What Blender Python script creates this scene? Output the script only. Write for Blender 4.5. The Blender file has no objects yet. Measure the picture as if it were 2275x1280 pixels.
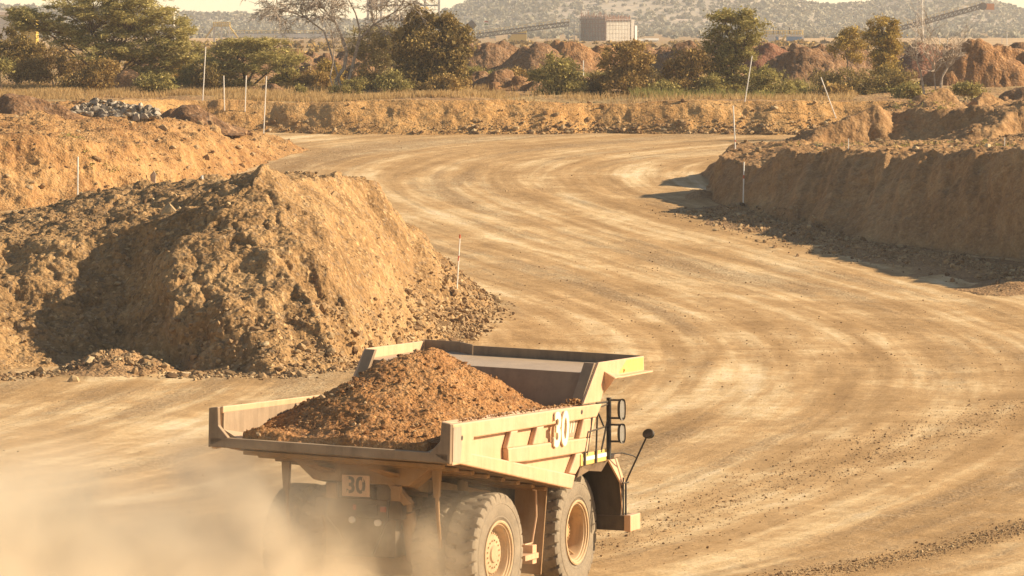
import bpy, bmesh, math, random
import numpy as np
from mathutils import Vector, Matrix

R = math.radians
scene = bpy.context.scene
COL = scene.collection
rng = np.random.default_rng(7)
random.seed(7)

# ------------------------------------------------------------------ camera, sky, sun, exposure
F, HOR, CAMZ = 10000.0, 40.0, 13.07          # focal length and horizon of the 2275 px wide photograph, eye height
PITCH = math.atan((640 - HOR) / F)
cam = bpy.data.cameras.new('camera')
cam.sensor_width = 36.0
cam.lens = 36.0 * F / 2275.0
cam.clip_start, cam.clip_end = 1.0, 20000.0
cam_o = bpy.data.objects.new('camera', cam)
COL.objects.link(cam_o)
cam_o.location = (0, 0, CAMZ)
cam_o.rotation_euler = (math.pi / 2 - PITCH, 0, 0)
scene.camera = cam_o

SUN_EL, SUN_AZ = R(27), R(86)                # azimuth clockwise from +Y: the sun stands to the right
world = bpy.data.worlds.new('World')
scene.world = world
world.use_nodes = True
wn, wl = world.node_tree.nodes, world.node_tree.links
bg = wn['Background']
sky = wn.new('ShaderNodeTexSky')
sky.sky_type = 'NISHITA'
sky.sun_disc = False
sky.sun_elevation = SUN_EL
sky.sun_rotation = SUN_AZ
sky.dust_density = 0.8
sky.altitude = 2500
sky.air_density = 1.0
sky.ozone_density = 1.0
tint = wn.new('ShaderNodeMixRGB')
tint.blend_type = 'MULTIPLY'
tint.inputs[0].default_value = 1.0
tint.inputs[2].default_value = (1.0, 0.82, 0.655, 1)      # warm white balance of the picture
wl.new(sky.outputs[0], tint.inputs[1])
wl.new(tint.outputs[0], bg.inputs[0])
bg.inputs[1].default_value = 0.10

sun = bpy.data.lights.new('sun', 'SUN')
sun.energy = 5.0
sun.angle = R(0.6)
sun.color = (1.0, 0.82, 0.585)
sun_o = bpy.data.objects.new('sun', sun)
COL.objects.link(sun_o)
sdir = Vector((math.sin(SUN_AZ) * math.cos(SUN_EL), math.cos(SUN_AZ) * math.cos(SUN_EL), math.sin(SUN_EL)))
sun_o.rotation_euler = sdir.to_track_quat('Z', 'Y').to_euler()
sun_o.location = sdir * 300

scene.view_settings.view_transform = 'Standard'
scene.view_settings.look = 'None'
scene.view_settings.exposure = 1.03
scene.view_settings.gamma = 1.0
scene.view_settings.use_curve_mapping = False
scene.render.engine = 'CYCLES'
scene.cycles.max_bounces = 8
scene.cycles.volume_bounces = 3
scene.cycles.transparent_max_bounces = 8
scene.cycles.use_denoising = True
scene.cycles.volume_step_rate = 1.0
scene.cycles.volume_max_steps = 256

# ------------------------------------------------------------------ helpers
CP, SP = math.cos(PITCH), math.sin(PITCH)

def at(px, py, Y):
    """World point seen at photo pixel (px, py) at depth Y."""
    x, y = (px - 1137.5) / F, -(py - 640) / F
    d = np.array([x, CP + y * SP, -SP + y * CP])
    t = Y / d[1]
    return np.array([d[0] * t, Y, CAMZ + d[2] * t])

RY = [0, 60, 98, 150, 170, 190, 205, 220, 245, 270, 300, 320, 5000]
RZ = [0, 0, 0, 0, 0, .1, .5, 1.2, 2.7, 3.95, 5.2, 5.6, 5.6]

def zroad(Y):
    Y = np.asarray(Y, float)
    s = 0
    for o in (-8, -4, 0, 4, 8):
        s = s + np.interp(Y + o, RY, RZ)
    return s / 5

def ground_at(px, py, f=None):
    f = f or zroad
    ys = np.arange(80, 400, .1)
    P = np.array([at(px, py, y)[2] for y in (80, 400)])
    zz = np.interp(ys, [80, 400], P)
    i = np.argmax(zz <= f(ys))
    return at(px, py, ys[i])

_perm = rng.permutation(256).astype(np.int32)
_perm = np.concatenate([_perm, _perm, _perm])
_val = rng.uniform(-1, 1, 256).astype(np.float32)

def vnoise(P, scale=1.0, seed=0.0):
    """Smooth value noise in [-1, 1] at points P (N,3); scale = cells per metre."""
    P = np.asarray(P, np.float32)
    out = np.empty(len(P), np.float32)
    for a in range(0, len(P), 200000):
        Q = P[a:a + 200000] * np.float32(scale) + np.float32(seed * 17.31 + 1000.0)
        i = np.floor(Q).astype(np.int32)
        f = Q - i
        f = f * f * f * (f * (f * 6 - 15) + 10)
        i &= 255
        x, y, z = i[:, 0], i[:, 1], i[:, 2]
        fx, fy, fz = f[:, 0], f[:, 1], f[:, 2]
        r = 0
        for dx in (0, 1):
            wx = fx if dx else 1 - fx
            px_ = _perm[x + dx]
            for dy in (0, 1):
                wy = wx * (fy if dy else 1 - fy)
                py_ = _perm[px_ + y + dy]
                for dz in (0, 1):
                    r = r + wy * (fz if dz else 1 - fz) * _val[_perm[py_ + z + dz] & 255]
        out[a:a + 200000] = r
    return out

def fbm(P, scale, octaves=3, gain=.5, seed=0.0, billow=False):
    s, a, tot = 0, 1.0, 0
    for k in range(octaves):
        n = vnoise(P, scale, seed + k)
        if billow:
            n = 1 - 2 * np.abs(n)
        s = s + a * n
        tot += a
        a *= gain
        scale *= 2.03
    return s / tot

def np_mesh(name, V, Fc, mat=None, parent=None, smooth=True, uv=None, fattr=None):
    """V (n,3), Fc (m,k) with a constant corner count."""
    V = np.asarray(V, np.float32)
    Fc = np.asarray(Fc, np.int32)
    me = bpy.data.meshes.new(name)
    me.vertices.add(len(V))
    me.vertices.foreach_set('co', V.ravel())
    m, k = Fc.shape
    me.loops.add(m * k)
    me.loops.foreach_set('vertex_index', Fc.ravel())
    me.polygons.add(m)
    me.polygons.foreach_set('loop_start', np.arange(0, m * k, k, dtype=np.int32))
    try:
        me.polygons.foreach_set('loop_total', np.full(m, k, np.int32))
    except Exception:
        pass
    me.polygons.foreach_set('use_smooth', np.full(m, smooth, bool))
    if uv is not None:
        l = me.uv_layers.new(name='UVMap')
        l.data.foreach_set('uv', np.asarray(uv, np.float32)[Fc.ravel()].ravel())
    if fattr is not None:
        a = me.attributes.new('rnd', 'FLOAT', 'FACE')
        a.data.foreach_set('value', np.asarray(fattr, np.float32))
    me.update(calc_edges=True)
    if mat:
        me.materials.append(mat)
    o = bpy.data.objects.new(name, me)
    COL.objects.link(o)
    if parent is not None:
        o.parent = parent
    return o

def tag(o, label=None, cat=None, group=None, kind=None):
    if label: o['label'] = label
    if cat: o['category'] = cat
    if group: o['group'] = group
    if kind: o['kind'] = kind
    return o

def empty(name, loc, rz=0.0):
    o = bpy.data.objects.new(name, None)
    o.empty_display_size = .3
    COL.objects.link(o)
    o.location = loc
    o.rotation_euler = (0, 0, rz)
    return o

# ------------------------------------------------------------------ materials
def new_mat(name):
    m = bpy.data.materials.new(name)
    m.use_nodes = True
    nt = m.node_tree
    return m, nt.nodes, nt.links, nt.nodes['Principled BSDF']

def ramp(n, stops):
    r = n.new('ShaderNodeValToRGB')
    e = r.color_ramp.elements
    while len(e) < len(stops):
        e.new(.5)
    for k, (p, c) in enumerate(stops):
        e[k].position = p
        e[k].color = (*c, 1) if len(c) == 3 else c
    return r

def noise_node(n, l, vec, scale, detail=4, rough=.55, dist=0):
    t = n.new('ShaderNodeTexNoise')
    t.inputs['Scale'].default_value = scale
    t.inputs['Detail'].default_value = detail
    t.inputs['Roughness'].default_value = rough
    t.inputs['Distortion'].default_value = dist
    if vec is not None:
        l.new(vec, t.inputs['Vector'])
    return t

def mixc(n, l, fac, a, b, mode='MIX'):
    m = n.new('ShaderNodeMixRGB')
    m.blend_type = mode
    for k, v in ((0, fac), (1, a), (2, b)):
        if isinstance(v, (int, float)):
            m.inputs[k].default_value = v
        elif isinstance(v, tuple):
            m.inputs[k].default_value = (*v, 1)
        else:
            l.new(v, m.inputs[k])
    return m.outputs[0]

def geo_pos(n):
    return n.new('ShaderNodeNewGeometry').outputs['Position']

def soil(name, dark, mid, light, gravel=0.5, scale=1.0, bump=.06, extra=None, rough=.95):
    """Bare earth: broad patches, lumps, grit and scattered pale and dark stones."""
    m, n, l, b = new_mat(name)
    p = geo_pos(n)
    big = noise_node(n, l, p, .35 * scale, 5, .6)
    med = noise_node(n, l, p, 2.2 * scale, 5, .65)
    fine = noise_node(n, l, p, 11 * scale, 4, .7)
    r1 = ramp(n, [(.32, dark), (.5, mid), (.70, light)])
    s = n.new('ShaderNodeMath'); s.operation = 'MULTIPLY_ADD'
    l.new(med.outputs[0], s.inputs[0]); s.inputs[1].default_value = .5
    s2 = n.new('ShaderNodeMath'); s2.operation = 'MULTIPLY'
    l.new(big.outputs[0], s2.inputs[0]); s2.inputs[1].default_value = .5
    l.new(s2.outputs[0], s.inputs[2])
    l.new(s.outputs[0], r1.inputs[0])
    v = n.new('ShaderNodeTexVoronoi'); v.inputs['Scale'].default_value = 7 * scale
    l.new(p, v.inputs['Vector'])
    rs = ramp(n, [(.0, (.0,) * 3), (.72, (0,) * 3), (.80, (1,) * 3)])
    sep = n.new('ShaderNodeSeparateColor'); l.new(v.outputs['Color'], sep.inputs[0])
    l.new(sep.outputs[0], rs.inputs[0])
    rc = ramp(n, [(0, tuple(c * .55 for c in dark)), (.5, tuple(.5 * (a + c) for a, c in zip(mid, (.2, .19, .17)))), (1, tuple(min(1, c * 1.35) for c in light))])
    l.new(sep.outputs[1], rc.inputs[0])
    fg = n.new('ShaderNodeMath'); fg.operation = 'MULTIPLY'
    l.new(rs.outputs[0], fg.inputs[0]); fg.inputs[1].default_value = gravel
    c = mixc(n, l, fg.outputs[0], r1.outputs[0], rc.outputs[0])
    rf = ramp(n, [(.3, (.72,) * 3), (.7, (1.22,) * 3)])
    l.new(fine.outputs[0], rf.inputs[0])
    c = mixc(n, l, 1.0, c, rf.outputs[0], 'MULTIPLY')
    if extra:
        c = extra(n, l, p, c)
    l.new(c, b.inputs['Base Color'])
    b.inputs['Roughness'].default_value = rough
    b.inputs['Specular IOR Level'].default_value = .15
    bp = n.new('ShaderNodeBump'); bp.inputs['Distance'].default_value = bump
    bp.inputs['Strength'].default_value = .9
    h = n.new('ShaderNodeMath'); h.operation = 'ADD'
    l.new(fine.outputs[0], h.inputs[0]); l.new(v.outputs['Distance'], h.inputs[1])
    l.new(h.outputs[0], bp.inputs['Height'])
    l.new(bp.outputs[0], b.inputs['Normal'])
    return m
# ------------------------------------------------------------------ terrain: one height field, split into road, banks, mounds and plain
def plain_z(Y):
    return np.interp(Y, [300, 310, 345, 420, 600, 1000, 1600, 6000], [7.35, 7.35, 7.75, 8.0, 8.0, 7.2, 5.0, 5.0])

def resample(L, step):
    L = [np.asarray(p, float) for p in L]
    out = []
    for a, b in zip(L[:-1], L[1:]):
        k = max(1, int(np.linalg.norm(b - a) / step))
        out += [a + (b - a) * t / k for t in range(k)]
    out.append(L[-1])
    return out

class TIN:
    """Triangulated surface through control points, rastered to a fine grid."""
    def __init__(self, pts, cell=.14):
        from mathutils.geometry import delaunay_2d_cdt
        Q = np.array(pts, float)
        keep = []
        for i in range(len(Q)):
            if all(np.hypot(*(Q[i, :2] - Q[j, :2])) > .35 for j in keep):
                keep.append(i)
        Q = Q[keep]
        vs, _, fs, ov, _, _ = delaunay_2d_cdt([Vector(q[:2]) for q in Q], [], [], 0, 1e-4)
        z = np.array([Q[o[0], 2] if o else 0.0 for o in ov])
        V = np.array([[v[0], v[1]] for v in vs])
        self.cell, self.lo = cell, V.min(0)
        n = np.ceil((V.max(0) - self.lo) / cell).astype(int) + 2
        g = np.full(n, np.nan)
        for f in fs:
            A, B, C = V[list(f)]
            i0 = np.floor((np.minimum(np.minimum(A, B), C) - self.lo) / cell).astype(int)
            i1 = np.ceil((np.maximum(np.maximum(A, B), C) - self.lo) / cell).astype(int) + 1
            X, Y = np.meshgrid(self.lo[0] + cell * np.arange(i0[0], i1[0]), self.lo[1] + cell * np.arange(i0[1], i1[1]), indexing='ij')
            det = (B[1] - C[1]) * (A[0] - C[0]) + (C[0] - B[0]) * (A[1] - C[1])
            if abs(det) < 1e-9: continue
            w0 = ((B[1] - C[1]) * (X - C[0]) + (C[0] - B[0]) * (Y - C[1])) / det
            w1 = ((C[1] - A[1]) * (X - C[0]) + (A[0] - C[0]) * (Y - C[1])) / det
            w2 = 1 - w0 - w1
            ins = (w0 > -1e-6) & (w1 > -1e-6) & (w2 > -1e-6)
            sub = g[i0[0]:i1[0], i0[1]:i1[1]]
            val = w0 * z[f[0]] + w1 * z[f[1]] + w2 * z[f[2]]
            sub[ins[:sub.shape[0], :sub.shape[1]]] = val[:sub.shape[0], :sub.shape[1]][ins[:sub.shape[0], :sub.shape[1]]]
        g = np.where(np.isnan(g), -6.0, g)
        for _ in range(2):      # soften the facet edges a little
            h = g.copy()
            h[1:-1, 1:-1] = (g[1:-1, 1:-1] * 4 + g[:-2, 1:-1] + g[2:, 1:-1] + g[1:-1, :-2] + g[1:-1, 2:]) / 8
            g = h
        self.g = g
    def __call__(self, X, Y):
        u = (X - self.lo[0]) / self.cell; v = (Y - self.lo[1]) / self.cell
        ok = (u >= 0) & (v >= 0) & (u < self.g.shape[0] - 1.001) & (v < self.g.shape[1] - 1.001)
        u = np.where(ok, u, 0); v = np.where(ok, v, 0)
        i, j = u.astype(int), v.astype(int); fu, fv = u - i, v - j
        g = self.g
        r = (g[i, j] * (1 - fu) + g[i + 1, j] * fu) * (1 - fv) + (g[i, j + 1] * (1 - fu) + g[i + 1, j + 1] * fu) * fv
        return np.where(ok, r, -9.0)

def worley(P, scale, seed=0):
    """Distance to the nearest jittered cell point and that cell's random value: angular lumps."""
    Pn = np.asarray(P, np.float32)
    F1 = np.empty(len(Pn), np.float32); Rv = np.empty(len(Pn), np.float32)
    for a in range(0, len(Pn), 150000):
        q = Pn[a:a + 150000] * np.float32(scale) + np.float32(500.5 + seed * 13.7)
        b = np.floor(q - .5).astype(np.int32)
        best = np.full(len(q), 9.0, np.float32); rv = np.zeros(len(q), np.float32)
        for dx in (0, 1):
            for dy in (0, 1):
                for dz in (0, 1):
                    c = b + np.array([dx, dy, dz], np.int32)
                    k = c & 255
                    h = _perm[_perm[_perm[k[:, 0]] + k[:, 1]] + k[:, 2]]
                    j = np.stack([_val[h], _val[(h * 7 + 31) & 255], _val[(h * 13 + 101) & 255]], 1) * .34 + .5
                    d = ((c + j - q) ** 2).sum(1)
                    up = d < best
                    best = np.where(up, d, best); rv = np.where(up, _val[(h * 29 + 57) & 255], rv)
        F1[a:a + 150000] = np.sqrt(best); Rv[a:a + 150000] = rv
    return F1, Rv

def sdf_poly(X, Y, poly):
    """Signed distance, positive inside."""
    d = np.full(X.shape, 1e9)
    ins = np.zeros(X.shape, bool)
    n = len(poly)
    for i in range(n):
        (x1, y1), (x2, y2) = poly[i], poly[(i + 1) % n]
        ex, ey = x2 - x1, y2 - y1
        t = np.clip(((X - x1) * ex + (Y - y1) * ey) / (ex * ex + ey * ey + 1e-12), 0, 1)
        d = np.minimum(d, np.hypot(X - x1 - t * ex, Y - y1 - t * ey))
        c = ((y1 > Y) != (y2 > Y)) & (X < (x2 - x1) * (Y - y1) / (y2 - y1 + 1e-12) + x1)
        ins ^= c
    return np.where(ins, d, -d)

def ctrl(lines, step=2.0):
    out = []
    for L in lines:
        Q = [np.array([p[0], p[1], p[2]]) if len(p) == 4 else (at(*p) if len(p) == 3 else ground_at(*p)) for p in L]
        out += resample(Q, step)
    return out

def ring(pts, drop=2.0, f=zroad):
    return [np.array([x, y, float(f(y)) - drop]) for x, y in pts]

FB_POLY = [(-90, 298), (-25, 299), (-21.5, 306), (-16, 305), (-12.5, 303.6), (-4, 303.2), (5, 303.8), (14, 303.2), (22, 303.6), (27, 302), (90, 306), (90, 9000), (-90, 9000)]

# the near mound on the left
LM = TIN(ctrl([
    [(-700, 520, 197), (0, 480, 196), (170, 436, 196), (330, 408, 196), (480, 412, 192), (560, 398, 187)],
    [(-700, 590, 176), (0, 556, 178), (150, 540, 178), (300, 502, 178), (400, 466, 177), (500, 426, 176.5), (560, 396, 177.5), (592, 366, 179)],
    [(592, 366, 179), (640, 394, 182), (680, 392, 185), (760, 390, 190), (815, 405, 195), (850, 450, 198)],
    [(850, 450, 198), (900, 520, 201), (940, 600, 204)],
    [(440, 480, 175.2), (520, 480, 174.4), (600, 470, 175), (700, 470, 176.5), (770, 480, 180), (820, 500, 188)],
    [(400, 560, 172.6), (520, 570, 171.6), (600, 560, 172), (700, 560, 172.8), (780, 570, 174.5), (840, 585, 181), (890, 610, 190)],
    [(400, 680, 169), (520, 690, 168), (600, 680, 168.4), (700, 680, 168.9), (780, 670, 171.5), (850, 665, 177.5), (900, 660, 183), (930, 670, 188)],
    [(310, 540, 177.2), (290, 620, 175.2), (150, 640, 174.6), (0, 650, 174), (-700, 680, 171)],
    [(290, 735, 172.6), (150, 740, 171.6), (0, 745, 170.5), (-700, 770, 167.5)],
    [(-700, 840), (0, 822), (200, 808), (380, 815), (450, 835), (600, 835), (740, 825), (880, 782), (1000, 752), (1085, 715), (1100, 680), (1050, 655), (985, 648)],
    [(760, 770, 169.8), (900, 735, 178.5), (1000, 715, 186.5), (1040, 690, 193)],
], 1.6) + ring([(-60, 149), (-18, 157), (-10, 160), (-6, 162.5), (-2, 170), (1.5, 184), (2.5, 200), (0, 208), (-3, 214), (-8, 217), (-16, 218), (-25, 219), (-60, 220)], 1.5)
  + ring([(-4.0, 209), (-9, 213), (-16, 214), (-25, 214), (-60, 215)], 0))

# the bank on the right and the heaps on top of it
RB = TIN(ctrl([
    [(1572, 402), (1578, 440), (1622, 468), (1750, 500), (1950, 541), (2120, 562), (2275, 578), (2700, 640)],
    [(1590, 342, 252), (1604, 334, 254), (1640, 362, 249), (1690, 374, 246.5), (1720, 352, 245), (1750, 333, 243.5), (1800, 341, 242), (1850, 331, 240), (1905, 348, 238), (1950, 340, 236.5), (2000, 352, 235), (2050, 341, 233), (2105, 350, 230.5), (2150, 335, 229), (2210, 344, 226.5), (2275, 330, 224), (2700, 326, 208)],
    [(1600, 330, 260), (1625, 325, 263), (1700, 326, 266), (1780, 320, 267)],
    [(1790, 316, 261), (1830, 290, 262), (1880, 262, 262.5), (1950, 233, 263.5), (1985, 246, 265), (2040, 274, 268)],
    [(1775, 324, 258), (1815, 321, 260.6), (1860, 320, 261.4), (1950, 319, 262.3), (1990, 319, 262), (2040, 319, 259), (2110, 318, 256.5), (2190, 317, 256.6), (2235, 316, 258), (2275, 315, 258.6), (2340, 312, 259)],
    [(1870, 292, 271), (1990, 289, 274), (2080, 286, 274)],
    [(1900, 326, 250), (1990, 326, 250), (2100, 326, 244), (2275, 322, 236), (2700, 314, 222)],
    [(1980, 262, 283), (2100, 258, 284), (2200, 255, 284)],
    [(2000, 232, 288), (2050, 210, 289), (2100, 190, 290), (2190, 200, 291.5), (2275, 228, 292), (2700, 225, 292)],
    [(2205, 284, 258), (2240, 252, 259.5), (2275, 236, 260), (2350, 214, 261), (2700, 225, 260)],
    [(2120, 268, 274), (2275, 285, 272), (2100, 235, 299), (2275, 240, 300)],
], 2.0) + ring([(8, 268), (8.5, 252), (11, 240), (17, 226), (24, 209), (36, 188), (60, 165)], 1.6)
  + ring([(11, 268), (13.5, 275), (16.5, 283), (19, 289), (22, 294)], 0.1) + ring([(9.5, 270), (12, 278), (14.5, 286), (17, 293), (21, 299)], 1.6)
  + [np.array([x, y, 7.4]) for x, y in ((27, 303), (33, 306), (45, 308), (60, 310), (70, 280), (75, 240), (75, 200))])

# the far bank on the left
LB = TIN(ctrl([
    [(-700, 240, 268), (0, 245, 266), (150, 254, 265), (300, 261, 267), (420, 272, 272), (500, 290, 279), (560, 304, 283), (620, 318, 287)],
    [(-700, 305, 250), (0, 303, 250), (150, 312, 252), (300, 322, 257), (420, 318, 264), (520, 318, 274), (600, 324, 283)],
    [(-700, 285, 257), (0, 284, 258), (150, 292, 258), (300, 298, 261), (420, 300, 268)],
    [(-700, 470), (0, 470), (150, 455), (300, 440), (450, 412), (560, 376), (640, 350), (690, 332)],
    [(-700, 232, 292), (0, 230, 295), (300, 245, 290), (400, 262, 286)],
], 2.0) + ring([(-70, 226), (-29, 228), (-20, 238), (-14, 258), (-10.5, 280), (-11.5, 290)], 1.6)
  + ring([(-14.5, 290), (-17, 294), (-20, 298)], 0) + [np.array([x, y, 7.4]) for x, y in ((-27, 300), (-45, 302), (-70, 303))])

ys = []
y = 76.0
for end, st in ((92, .5), (150, .16), (161, .12), (182, .05), (200, .085), (212, .12), (252, .085), (262, .1), (302, .12), (307.5, .06), (330, .22), (345, .3), (480, .9), (700, 4), (1700, 25)):
    while y < end:
        ys.append(y); y += st
YS = np.array(ys)
US = np.concatenate([np.linspace(-.30, -.142, 50)[:-1], np.linspace(-.142, .142, 860), np.linspace(.142, .30, 50)[1:]])
NR, NC = len(YS), len(US)
GX, GY = (US[None, :] * YS[:, None]).ravel(), np.repeat(YS, NC)

Z0 = zroad(GY)
G3 = np.stack([GX, GY, np.zeros_like(GX)], 1)
wob = fbm(G3, .33, 3, .55, 3) * 1.1
wob2 = fbm(G3, 1.2, 2, .5, 9) * .35
reg = np.zeros(len(GX), np.int8)                     # 0 road floor, 1 far bank, 2 left bank, 3 right bank, 4 mound, 5 plain
Z = Z0.copy()
d = sdf_poly(GX, GY, FB_POLY)
slow = fbm(G3, .10, 2, .5, 5)
dd = d + (wob * .7 + slow * 1.6 + wob2 * .25) * np.clip((d + 2) / 2, 0, 1)
top = plain_z(GY) + .12 * fbm(G3, .15, 3, .5, 21) * np.clip((GY - 306) / 20, 0, 1) * 3
s = np.clip(dd / (3.4 + 1.6 * slow), 0, 1)
top = top + slow * .35 * np.clip((318 - GY) / 6, 0, 1)
prof = s * s * (3 - 2 * s) * .35 + s * .65
fb = Z0 + (top - Z0) * prof
m = dd > 0
Z[m] = fb[m]
reg[m] = 1
reg[dd > 4.2] = 5

def feature(rb, box, rid, wobk):
    mk = (GX > box[0]) & (GX < box[1]) & (GY > box[2]) & (GY < box[3])
    ix = np.nonzero(mk)[0]
    wx = wob[ix] * wobk
    z = rb(GX[ix] + wx, GY[ix] + wob2[ix] * wobk * .6)
    up = z > Z[ix]
    # soft lip where the feature meets the ground
    Z[ix[up]] = z[up]
    reg[ix[up]] = rid

feature(LB, (-100, -8, 222, 303), 2, .8)
feature(RB, (8, 100, 160, 311), 3, .45)
feature(LM, (-60, 3, 148, 219), 4, .45)

# little rubble lumps: (px, py, radius px, height m)
for px_, py_, rad, hh in ((990, 645, 48, 1.0), (960, 690, 50, .5), (250, 822, 110, .75), (330, 828, 60, .5), (1040, 700, 50, .35), (1560, 440, 45, .45), (1640, 470, 60, .4), (1800, 515, 60, .35), (2100, 590, 120, .4), (2260, 640, 90, .35)):
    c = ground_at(px_, py_)
    r = rad * c[1] / F
    q = ((GX - c[0]) / r) ** 2 + ((GY - c[1]) / (r * 2.2)) ** 2
    k = q < 4
    Z[k] = np.maximum(Z[k], (Z0[k] + hh * (np.exp(-q[k] * 1.6) - .1)))
    up = k & (q * (1 + 1.3 * wob) < .9) & (reg == 0)
    reg[up] = 6

strip = np.full(len(GX), 9.0)
Qs = [ground_at(*p)[:2] for p in ((1650, 488), (1750, 512), (1950, 562), (2120, 598), (2290, 632), (2420, 655))]
for a_, b_ in zip(Qs[:-1], Qs[1:]):
    e_ = b_ - a_
    t_ = np.clip(((GX - a_[0]) * e_[0] + (GY - a_[1]) * e_[1]) / (e_ @ e_), 0, 1)
    strip = np.minimum(strip, np.hypot(GX - a_[0] - t_ * e_[0], GY - a_[1] - t_ * e_[1]))
k = (strip + wob * 1.1 < 2.2) & (reg == 0)
reg[k] = 6
Z[k] += .18 * np.clip((2.2 - strip[k] - wob[k]) / 2.2, 0, 1)

# road coordinates: distance across and along the haul road
cl = np.array([ground_at(*p)[:2] for p in ((-500, 1330), (250, 1330), (900, 1290), (1420, 1200), (1850, 1050), (2080, 900), (2060, 780), (1880, 690), (1560, 590), (1250, 500), (1060, 430), (1040, 380), (1160, 345), (1420, 318), (1750, 300))] + [np.array([40, 306.])])
def spline(P, n=26):
    P = np.vstack([2 * P[0] - P[1], P, 2 * P[-1] - P[-2]])
    o = []
    for i in range(1, len(P) - 2):
        for t in np.linspace(0, 1, n, endpoint=False):
            a, b, c, e = P[i - 1:i + 3]
            o.append(.5 * ((2 * b) + (c - a) * t + (2 * a - 5 * b + 4 * c - e) * t * t + (3 * b - a - 3 * c + e) * t ** 3))
    return np.array(o)
CLN = spline(cl)
CLL = np.r_[0, np.cumsum(np.hypot(*np.diff(CLN, axis=0).T))]
CT = np.gradient(CLN, axis=0); CT /= np.linalg.norm(CT, axis=1)[:, None]
rd = np.nonzero((reg == 0) | (reg == 6))[0]
UV = np.zeros((len(GX), 2), np.float32)
for a in range(0, len(rd), 40000):
    ix = rd[a:a + 40000]
    dx = GX[ix, None] - CLN[None, :, 0]; dy = GY[ix, None] - CLN[None, :, 1]
    w = 1.0 / (dx * dx + dy * dy + 4.0) ** 2.2
    w /= w.sum(1, keepdims=True)
    UV[ix, 0] = (w * (dx * CT[None, :, 1] - dy * CT[None, :, 0])).sum(1)
    UV[ix, 1] = (w * (CLL[None, :] + dx * CT[None, :, 0] + dy * CT[None, :, 1])).sum(1)

# displacement along the normal
P = np.stack([GX, GY, Z], 1).reshape(NR, NC, 3)
def normals(P):
    a = np.gradient(P, axis=1); b = np.gradient(P, axis=0)
    n = np.cross(a, b)
    return n / np.linalg.norm(n, axis=2, keepdims=True)
N = normals(P).reshape(-1, 3)
P = P.reshape(-1, 3)
lift = np.clip((Z - Z0) / .5, 0, 1)
D = np.zeros(len(P), np.float32)
mv = (GY < 480)
big = np.zeros(len(P), np.float32); med = big.copy(); sml = big.copy(); med[:] = 0
ix = np.nonzero(mv & (reg != 0))[0]
big[ix] = fbm(P[ix], .42, 2, .5, 31)
warp = np.stack([vnoise(P[ix], .8, 45), vnoise(P[ix], .8, 46), vnoise(P[ix], .8, 47)], 1) * .35
f1, r1 = worley(P[ix] + warp, .85, 1)
f2, r2_ = worley(P[ix] + warp * .5, 2.3, 2)
f3, r3 = worley(P[ix], 5.5, 3)
med[ix] = (.55 - f1) * 1.3 + r1 * .55
sml[ix] = ((.55 - f2) * 1.3 + r2_ * .5) + .45 * ((.55 - f3) * 1.2 + r3 * .5) + .35 * fbm(P[ix], 6.5, 2, .55, 51)
ampB = np.array([0, .08, .42, .26, .40, .10, .1])[reg]
ampM = np.array([0, .02, .12, .06, .17, .04, .12])[reg]
ampS = np.array([0, .04, .07, .035, .085, .04, .10])[reg]
steep = np.clip(1 - N[:, 2], 0, 1)
topRB = (reg == 3) & ((N[:, 2] > .9) | (GY > 255))
ampB[topRB] = .25; ampM[topRB] = .11; ampS[topRB] = .08
# the dozed right flank of the mound is smoother
fl = (reg == 4) & (N[:, 0] > .34)
ampM[fl] *= .3; ampS[fl] *= .6; ampB[fl] *= .6
D = (big * ampB + med * ampM + sml * ampS) * np.clip(lift, .12, 1)
# raked scars down the right bank's face
k = np.nonzero((reg == 3) & ~topRB)[0]
Q = np.stack([(GX[k] * .86 - GY[k] * .5) * 1.6 + P[k, 2] * .55, P[k, 2] * .22, np.zeros(len(k))], 1)
D[k] += (fbm(Q, .9, 3, .55, 61) * .34) * lift[k]
# furrows down the left bank and the mound
for rid, amp in ((2, .25), (4, .34), (1, .18)):
    k = np.nonzero(reg == rid)[0]
    Q = np.stack([GX[k] * 1.5 + GY[k] * .25, P[k, 2] * .3, np.zeros(len(k))], 1)
    D[k] += fbm(Q, .8, 3, .5, 71 + rid) * amp * lift[k] * np.clip(steep[k] * 3, 0, 1)
# road: ruts and windrows along the wheel tracks, grit
k = np.nonzero((reg == 0) & mv)[0]
Q = np.stack([UV[k, 0] * 1.0, UV[k, 1] * .05, np.zeros(len(k))], 1)
rut = fbm(Q, .7, 3, .5, 81)
D[k] += rut * .035 + fbm(P[k], .25, 2, .5, 85) * .06 + fbm(P[k], 1.5, 2, .6, 88) * .025
P = P + N * D[:, None]
P = P.astype(np.float32)

I = np.arange(NR * NC, dtype=np.int32).reshape(NR, NC)
quads = np.stack([I[:-1, :-1], I[:-1, 1:], I[1:, 1:], I[1:, :-1]], -1).reshape(-1, 4)
freg = reg[quads].max(1)

def sub_mesh(name, mask, mat, uv=None):
    f = quads[mask]
    used, inv = np.unique(f, return_inverse=True)
    return np_mesh(name, P[used], inv.reshape(-1, 4), mat, None, True, None if uv is None else uv[used])

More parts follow.
